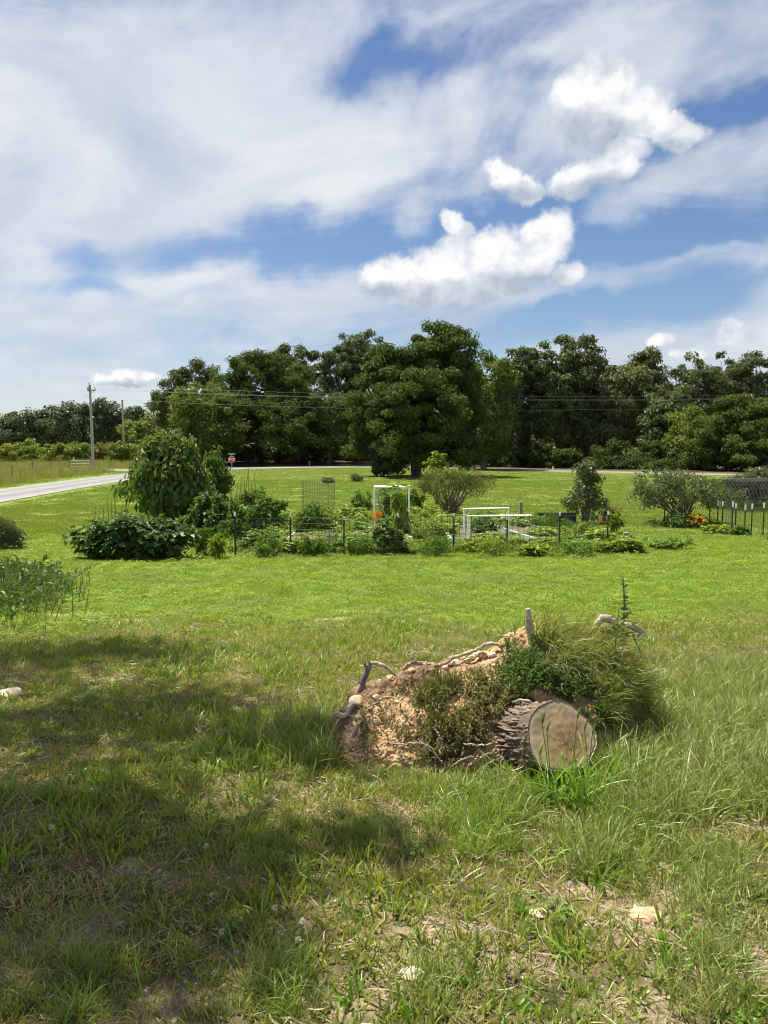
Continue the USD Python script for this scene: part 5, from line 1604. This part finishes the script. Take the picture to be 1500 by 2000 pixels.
def lawn():
    rng = np.random.default_rng(91)
    # --- near thin turf
    pro, mats = [], []
    for k in range(4):
        pro.append(tuft(rng, 10, .055, .068, .0056, .5, .5)); mats.append("grass_olive")
    for k in range(3):
        pro.append(tuft(rng, 8, .05, .10, .0075, .55, .5)); mats.append("grass_green" if k else "grass_olive")
    for k in range(2):
        pro.append(tuft(rng, 9, .05, .06, .0036, .9, .5)); mats.append("straw")
    pos, idx, sc = [], [], []
    for y0, y1, den in ((1.5, 4, 430), (4, 6.5, 330), (6.5, 10.2, 230)):
        x, y = field(rng, y0, y1, den)
        keep = (rng.random(len(x)) > bare(x, y) * .93) & ~mound_block(x, y) & (rng.random(len(x)) > lush(x, y))
        x, y = x[keep], y[keep]
        tall = n2(x, y, 1.3, 41)
        green = n2(x, y, .8, 43)
        u = rng.random(len(x))
        i = rng.integers(0, 4, len(x))
        i = np.where(u < np.clip((tall - .48) * 2.2, .02, .6), rng.integers(4, 7, len(x)), i)
        i = np.where(rng.random(len(x)) < np.clip(.22 - (green - .5) * 1.2, .04, .5), rng.integers(7, 9, len(x)), i)
        pos.append(np.stack([x, y, Hh(x, y)], 1)); idx.append(i); sc.append(rng.uniform(.65, 1.25, len(x)) * (0.8 + .5 * np.clip((tall - .4) * 3, 0, 1)) * (1 + .03 * (y - 3)))
    pos, idx, sc = np.concatenate(pos), np.concatenate(idx), np.concatenate(sc)
    instancer("lawn_grass", "thin olive and straw turf of the near lawn", "grass", pro, mats, pos, idx, sc, lean=.12, rng=rng)
    pro, mats = [], []
    for k in range(3):
        pro.append(tuft(rng, 20, .07, .042, .0050, .9, .5, 2)); mats.append("grass_olive" if k else "straw")
    pro.append(tuft(rng, 16, .07, .05, .0058, .8, .5, 2)); mats.append("grass_green")
    for k in range(2):
        b0 = np.stack([rng.normal(0, .06, 22), rng.normal(0, .06, 22), rng.uniform(.003, .014, 22)], 1)
        a0 = rng.uniform(0, 6.28, 22)
        lying = blades(b0, np.stack([np.cos(a0), np.sin(a0), rng.normal(0, .12, 22)], 1), rng.uniform(.03, .10, 22), .0036, rng.normal(0, .25, (22, 3)) * [1, 1, .2], 3, rng)
        pro.append(lying); mats.append("straw" if k else "thatch")
    pos, sc = [], []
    for y0, y1, den in ((1.5, 4.5, 420), (4.5, 10.0, 240)):
        x, y = field(rng, y0, y1, den)
        k = (rng.random(len(x)) > bare(x, y) * .72) & ~mound_block(x, y) & (rng.random(len(x)) > lush(x, y))
        x, y = x[k], y[k]
        pos.append(np.stack([x, y, Hh(x, y)], 1)); sc.append(rng.uniform(.6, 1.2, len(x)) * (1 + .05 * (y - 3)))
    idx = [rng.choice(6, sum(map(len, pos)), p=[.13, .29, .28, .2, .05, .05])]
    x, y = field(rng, 1.5, 7.0, 130)
    k = (rng.random(len(x)) < .25 + .75 * bare(x, y)) & ~mound_block(x, y)
    x, y = x[k], y[k]
    pos.append(np.stack([x, y, Hh(x, y)], 1)); sc.append(rng.uniform(.6, 1.3, len(x))); idx.append(rng.integers(4, 6, len(x)))
    pos, sc, idx = np.concatenate(pos), np.concatenate(sc), np.concatenate(idx)
    instancer("short_turf", "short matted turf and dry blades between the taller tufts of the near lawn", "grass", pro, mats, pos, idx, sc, lean=.15, rng=rng)
    # --- broad-leaved tufts and rosettes
    pro, mats = [], []
    for k in range(3):
        pro.append(tuft(rng, 14, .05, .12, .0105, .7, .5, 4)); mats.append("grass_broad")
    for k in range(2):
        pro.append(rosette(rng, 9, .09, .022)); mats.append("clover")
    for k in range(2):
        pro.append(clover_tuft(rng, 16, .07, .05, .016)); mats.append("clover")
    x, y = field(rng, 1.5, 8.5, 46)
    x2, y2 = field(rng, 1.5, 3.1, 70)
    x, y = np.r_[x, x2[x2 > -.6]], np.r_[y, y2[x2 > -.6]]
    nn = n2(x, y, .9, 47)
    k = (rng.random(len(x)) < np.clip((nn - .40) * 3.5, .05, 1)) & (bare(x, y) < .75) & ~mound_block(x, y)
    x, y = x[k], y[k]
    instancer("broadleaf_weeds", "bright broad-bladed crabgrass and clover scattered through the near lawn", "grass", pro, mats, np.stack([x, y, Hh(x, y)], 1), rng.choice(7, len(x), p=[.26, .22, .2, .07, .07, .09, .09]), rng.uniform(.5, 1.2, len(x)), lean=.12, rng=rng)
    # --- long grass round the stump and in clumps
    pro, mats = [], []
    for k in range(3):
        pro.append(tuft(rng, 13, .06, .27, .0080, .5, .5, 5)); mats.append("grass_blue")
    for k in range(3):
        pro.append(tuft(rng, 13, .06, .23, .0070, .45, .5, 5)); mats.append("grass_green")
    pro.append(tuft(rng, 16, .06, .26, .003, .5, .5, 4)); mats.append("straw")
    pos, idx, sc = [], [], []

    def region(px0, px1, py0, py1, n, s, ch, soft=True):
        c0, c1 = G(px0, py1), G(px1, py1)
        c2, c3 = G(px0, py0), G(px1, py0)
        u, v = rng.random(n), rng.random(n)
        if soft:
            u = np.clip(.5 + .27 * rng.normal(size=n), 0, 1) if n < 200 else u
        q = (c0 * (1 - u)[:, None] + c1 * u[:, None]) * (1 - v)[:, None] + (c2 * (1 - u)[:, None] + c3 * u[:, None]) * v[:, None]
        m = ~mound_block(q[:, 0], q[:, 1])
        q = q[m]
        q[:, 2] = Hh(q[:, 0], q[:, 1])
        pos.append(q); idx.append(rng.choice(ch, len(q))); sc.append(rng.uniform(.55, 1.15, len(q)) * s)
    region(1175, 1540, 1400, 1610, 560, .95, [0, 1, 2, 0, 1, 3, 6])
    region(1270, 1540, 1290, 1420, 420, .85, [0, 1, 2, 3, 4, 6])
    region(1160, 1330, 1500, 1640, 160, .85, [0, 3, 4, 5])
    region(520, 690, 1400, 1500, 170, 1.0, [0, 3, 4, 5])
    region(690, 830, 1500, 1560, 90, .45, [3, 4, 5, 6])
    region(830, 1060, 1535, 1620, 160, .75, [3, 4, 5, 0])
    region(880, 1000, 1600, 1680, 60, .8, [3, 4, 5])
    region(1100, 1260, 1620, 1720, 90, .75, [0, 1, 3])
    region(640, 800, 1610, 1660, 70, .45, [3, 4, 5])
    region(0, 650, 1380, 1560, 200, .40, [3, 4, 5])
    region(400, 640, 1640, 1720, 60, .5, [3, 4, 5])
    region(0, 300, 1860, 1990, 80, .55, [3, 4, 5, 0])
    region(480, 620, 1880, 1990, 50, .6, [0, 3, 4])
    region(1300, 1500, 1740, 1990, 80, .6, [0, 1, 3])
    region(760, 960, 1880, 1990, 40, .5, [0, 3])
    region(400, 700, 1255, 1330, 120, .42, [3, 4, 0])
    region(1260, 1500, 1640, 1760, 70, .6, [0, 1, 3])
    instancer("long_grass", "long blue-green grass round the stump and in scattered clumps", "grass", pro, mats, np.concatenate(pos), np.concatenate(idx), np.concatenate(sc), lean=.12, rng=rng)
    # --- lush mown lawn from the change of turf to the garden
    pro, mats = [], []
    for k in range(3):
        pro.append(tuft(rng, 60, .11, .045, .0048, .7, .4, 2)); mats.append("grass_lush")
    for k in range(2):
        pro.append(clover_tuft(rng, 26, .11, .035, .015)); mats.append("grass_lush")
    pro.append(tuft(rng, 40, .10, .065, .005, .6, .4, 3)); mats.append("grass_green")
    pos, idx, sc = [], [], []
    for y0, y1, den, s in ((6.2, 10.5, 165, 1.0), (10.5, 15, 110, 1.2), (15, 24, 62, 1.5)):
        x, y = field(rng, y0, y1, den)
        keep = (rng.random(len(x)) > bare(x, y) * 1.15) & (rng.random(len(x)) < lush(x, y))
        x, y = x[keep], y[keep]
        i = rng.choice(6, len(x), p=[.24, .24, .2, .14, .12, .06])
        pos.append(np.stack([x, y, Hh(x, y)], 1)); idx.append(i); sc.append(s * rng.uniform(.7, 1.25, len(x)) * np.where(rng.random(len(x)) < .04, 1.5, 1))
    instancer("mown_lawn", "bright short mown lawn between the near turf and the garden", "grass", pro, mats, np.concatenate(pos), np.concatenate(idx), np.concatenate(sc), lean=.12, rng=rng)
    # --- far lawn
    pro, mats = [], []
    for k in range(3):
        pro.append(tuft(rng, 110, .5, .08, .02, .8, .4, 2)); mats.append("grass_far")
    pos, idx, sc = [], [], []
    for y0, y1, den, s in ((23, 36, 11, .85), (36, 60, 5.0, 1.2), (60, 99, 2.2, 1.8)):
        x, y = field(rng, y0, y1, den, 2)
        k = (road_dist(x, y) > 2.7 + .5 * s) & ((y < beyond_road(x) - .3) | (x < -24))
        x, y = x[k], y[k]
        pos.append(np.stack([x, y, Hh(x, y)], 1)); idx.append(rng.integers(0, 3, len(x)))
        ss = s * rng.uniform(.7, 1.2, len(x))
        sc.append(np.stack([ss, ss, np.minimum(ss, .9)], 1))
    instancer("far_lawn", "mown far lawn from the garden to the road and beyond", "grass", pro, mats, np.concatenate(pos), np.concatenate(idx), np.concatenate(sc), lean=.03, rng=rng)
    # --- rank weeds inside the kitchen garden
    pro, mats = [], []
    for k in range(2):
        pro.append(clover_tuft(rng, 60, .20, .30, .075)); mats.append("lime_leaf")
        pro.append(tuft(rng, 40, .18, .34, .013, .5, .4, 4)); mats.append("grass_lush")
        pro.append(clover_tuft(rng, 60, .18, .24, .06)); mats.append("garden_leaf")
    n = 5200
    y = np.where(rng.random(n) < .25, rng.uniform(19.5, 20.6, n), rng.uniform(19.9, 30.5, n))
    x = rng.uniform(-.21, .345, n) * y
    dens = n2(x, y, .5, 71)
    k = (rng.random(n) < np.clip((dens - .3) * 3, .12, 1) * np.where(y > 25.5, .35, 1)) & ~((y > 24) & (x > 5.5))
    x, y = x[k], y[k]
    edge = np.clip((y - 19.7) / 1.2, .45, 1)
    instancer("garden_weeds", "rank lime green weeds and seedlings filling the kitchen garden", "weeds", pro, mats, np.stack([x, y, Hh(x, y)], 1), rng.choice(6, len(x), p=[.2, .2, .12, .2, .18, .1]), rng.uniform(.4, 1.1, len(x)) * edge * (1 + .8 * (n2(x, y, .8, 72) > .58)) * np.where(y > 20.7, .9, 1.5), lean=.1, rng=rng)
    # --- meadow of tall dry weeds left of the road
    pro, mats = [], []
    for k in range(3):
        pro.append(tuft(rng, 70, .6, 1.0, .02, .4, .3, 3)); mats.append("meadow")
    pro.append(tuft(rng, 60, .6, .9, .03, .5, .3, 3)); mats.append("thicket_leaf")
    n = 2600
    y = rng.uniform(50, 100, n)
    x = -rng.uniform(25.5, 62, n)
    k = (road_dist(x, y) > 3.2) & ((y < 77) | (y > 88)) & (x < -26.5 - .0 * y)
    x, y = x[k], y[k]
    d = road_dist(x, y)
    instancer("meadow_grass", "tall tan and green weeds of the field beyond the road", "grass", pro, mats, np.stack([x, y, Hh(x, y)], 1), rng.choice(4, len(x), p=[.24, .24, .2, .32]), np.clip((d - 2.6) / 4, .2, 1) * rng.uniform(.7, 1.15, len(x)), lean=.08, rng=rng)


lawn()


def border_grass():
    rng = np.random.default_rng(95)
    b0 = G(70, 1195)
    t = thing("border_grass", "tall dark grassy clump in the border at the left edge", "grass clump", b0)
    n = 1700
    c = [G(-40, 1200), G(165, 1200), G(-40, 1120), G(165, 1120)]

    def spread(n):
        u, v = .38 + .24 * rng.normal(size=(n, 1)), .45 + .22 * rng.normal(size=(n, 1))
        q = (c[0] * (1 - u) + c[1] * u) * (1 - v) + (c[2] * (1 - u) + c[3] * u) * v
        q[:, 2] = Hh(q[:, 0], q[:, 1])
        return q
    pts = spread(n)
    d = unit(np.array([0.05, 0, 1.0]) + rng.normal(0, .35, (n, 3)))
    obj("blades", blades(pts, d, rng.uniform(.15, .5, n), .014, d * [.4, .4, 0] - [0, 0, .3] + rng.normal(0, .1, (n, 3)), 4, rng), "weed_dark", t, rel=b0)
    n = 3600
    pts = spread(n)
    pts[:, 0] -= .25
    pts[:, 2] += .36 * rng.random(n) * (.5 + n2(pts[:, 0], pts[:, 1], 3.0, 88))
    obj("foliage", leaves(pts, rand_dirs(rng, n), rand_dirs(rng, n) + [0, 0, 1.2], rng.uniform(.07, .15, n), .05), "squash_leaf", t, rel=b0)


border_grass()


def small_stuff():
    rng = np.random.default_rng(99)
    for px, py, lab in [(535, 1827, "white clover blossom in the shade's right margin, middle bottom of the lawn"), (402, 1690, "white clover blossom by a bare patch in the left shade"), (100, 1664, "leftmost white clover blossom, low in the shade"),
                        (432, 1861, "white clover blossom in the shade near the lower left middle"), (247, 1431, "leftmost of three white blossoms in the upper shade"), (267, 1424, "farthest of three white blossoms in the upper shade"), (273, 1432, "rightmost of three white blossoms in the upper shade"),
                        (622, 1433, "white blossom in long grass left of the uprooted stump"), (580, 1880, "nearer of two close white blossoms at the bottom middle"), (590, 1866, "farther of two close white blossoms at the bottom middle"),
                        (1290, 1735, "rightmost white blossom, above the flat sandy stone"), (1110, 1780, "white blossom beside the rounded tan stone"), (650, 1395, "white blossom straight left of the root plate's pale root"), (1345, 1333, "white blossom in long grass right of the drooping grass")]:
        b = G(px, py)
        t = thing("clover_blossom", lab, "flower", b, group="white clover blossoms in the near grass")
        h = rng.uniform(.07, .12)
        obj("stalk", tube([(0, 0, 0), (.004, 0, h)], .0015, 4), "stem", t)
        n = 40
        d = rand_dirs(rng, n)
        obj("head", leaves(np.array([.004, 0, h]) + d * .004, d, rand_dirs(rng, n), .008, .004), "white_petal", t)
    for px, py, r, m, lab in [(1050, 1786, .035, "rock_tan", "rounded tan stone in the grass, nearest the bare sandy patch"), (1262, 1790, .06, "rock_orange", "flat sandy stone sunk in the bare patch at the right"),
                              (805, 1905, .04, "rock_pale", "flat whitish stone at the bottom middle of the lawn"), (20, 1355, .10, "rock_pale", "pale flat stone at the left edge of the shaded lawn")]:
        b = G(px, py)
        v, f = rock_mesh(rng, r, (1, .8, .35))
        o = obj("stone", (v + b + [0, 0, .006], f), m, None, 35)
        tag(o, lab, "stone")
    parts = []
    ico = trimesh.creation.icosahedron()
    for (c, rx, ry) in BAREW[:28]:
        a, q = rng.uniform(0, 6.28, 60), np.sqrt(rng.random(60))
        X, Y = c[0] + rx * q * np.cos(a), c[1] + 1.5 * ry * q * np.sin(a)
        k = (Y < 9) & ~mound_block(X, Y)
        for x, y, z in zip(X[k], Y[k], Hh(X[k], Y[k])):
            parts.append((ico.vertices * rng.uniform(.5, 1.2, 3) * rng.uniform(.002, .007) + [x, y, z - .002], ico.faces))
    tag(obj("gravel", cat_(parts), "gravel"), "loose pale gravel and chips on the bare patches", "gravel", None, "stuff")
    # dead leaves, twigs and mulch chips
    n = 1600
    x, y = field(rng, 1.6, 7, 60)
    k = (bare(x, y) > .3) & ~mound_block(x, y)
    x, y = x[k], y[k]
    n = len(x)
    p = np.stack([x, y, Hh(x, y) + .006], 1)
    a = rng.uniform(0, 6.28, n)
    tag(obj("litter", leaves(p, np.stack([np.cos(a), np.sin(a), 0 * a], 1), rng.normal(0, .3, (n, 3)) + [0, 0, 1], rng.uniform(.015, .05, n), rng.uniform(.004, .014, n)), "straw"), "dry leaf and stalk litter on the bare earth", "litter", None, "stuff")


small_stuff()


def clods():
    rng = np.random.default_rng(123)
    pro = [rock_mesh(rng, .008, (1, .9, .7)) for _ in range(3)]
    x, y = field(rng, 1.5, 6.5, 420)
    k = (rng.random(len(x)) < bare(x, y) * 1.2) & ~mound_block(x, y)
    x, y = x[k], y[k]
    instancer("soil_crumbs", "crumbs of earth and small grit on the bare patches", "soil", pro, ["mulch", "rock_tan", "gravel"], np.stack([x, y, Hh(x, y)], 1), rng.choice(3, len(x), p=[.6, .25, .15]), rng.uniform(.3, 1.3, len(x)) ** 2, lean=.5, rng=rng)


clods()


# ------------------------------------------------------------------ the yard tree whose shade falls across the near lawn
def shade_tree():
    rng = np.random.default_rng(111)
    spots = [(40, 1280, .75), (150, 1275, .6), (260, 1272, .55), (340, 1285, .4), (220, 1380, .5), (330, 1370, .5), (420, 1375, .38), (60, 1420, .6), (170, 1430, .55), (420, 1430, .5), (540, 1450, .45), (600, 1470, .35), 
             (60, 1570, .35), (180, 1560, .32), (300, 1555, .28), (60, 1640, .38), (170, 1660, .36), (270, 1640, .32), (370, 1650, .32), (440, 1680, .3), (620, 1660, .26), (690, 1650, .24), (740, 1640, .2), (130, 1740, .34), (240, 1760, .34), (360, 1760, .32), (460, 1780, .26),
             (60, 1830, .3), (200, 1860, .3), (440, 1900, .26), (250, 1950, .24), (-60, 1330, .8), (-80, 1650, .5), (-60, 1800, .4)]
    cc, pts, leaf_r = [], [], []
    for px, py, r in spots:
        g = G(px, py)
        z = rng.uniform(7.6, 9.6)
        c = g + SUN * (z - g[2]) / SUN[2]
        cc.append(c)
        n = int(260 * r ** 2 / .25)
        q = np.clip(rng.normal(0, .58, (n, 3)), -1.6, 1.6)
        pts.append(c + q * r * np.array([1.1, 1.1, .8]))
    cc, p = np.array(cc), np.vstack(pts)
    pr = project(p)
    n = len(p)
    base = np.array([-7.2, 5.4, float(Hh(-7.2, 5.4))])
    t = thing("shade_tree", "tall yard tree beside the near lawn, its shade falling over the grass", "tree", base)
    L = rng.uniform(.08, .15, n)
    nrm = unit(rng.normal(0, .5, (n, 3)) + [0, 0, 1])
    obj("crown", leaves(p, np.cross(nrm, rng.normal(size=(n, 3))), nrm, L, L * .6), "walnut_leaf", t, rel=base)
    trunk = [base + [0, 0, -.2], base + [.1, -.1, 2.5], base + [.4, -.3, 5.2], np.array([-6.2, 4.9, 8.2])]
    parts = [tube(spline(trunk, 12), np.linspace(.28, .12, 12), 10)]
    a = spline(trunk, 12)
    for c in cc:
        k = rng.integers(7, 12)
        mid = (a[k] + c) / 2 + [0, 0, .35]
        parts.append(tube(spline([a[k], mid, c], 6), np.linspace(.05, .012, 6), 5))
    obj("trunk", cat_(parts), "tree_bark", t, rel=base)
    return pr


shade_tree()
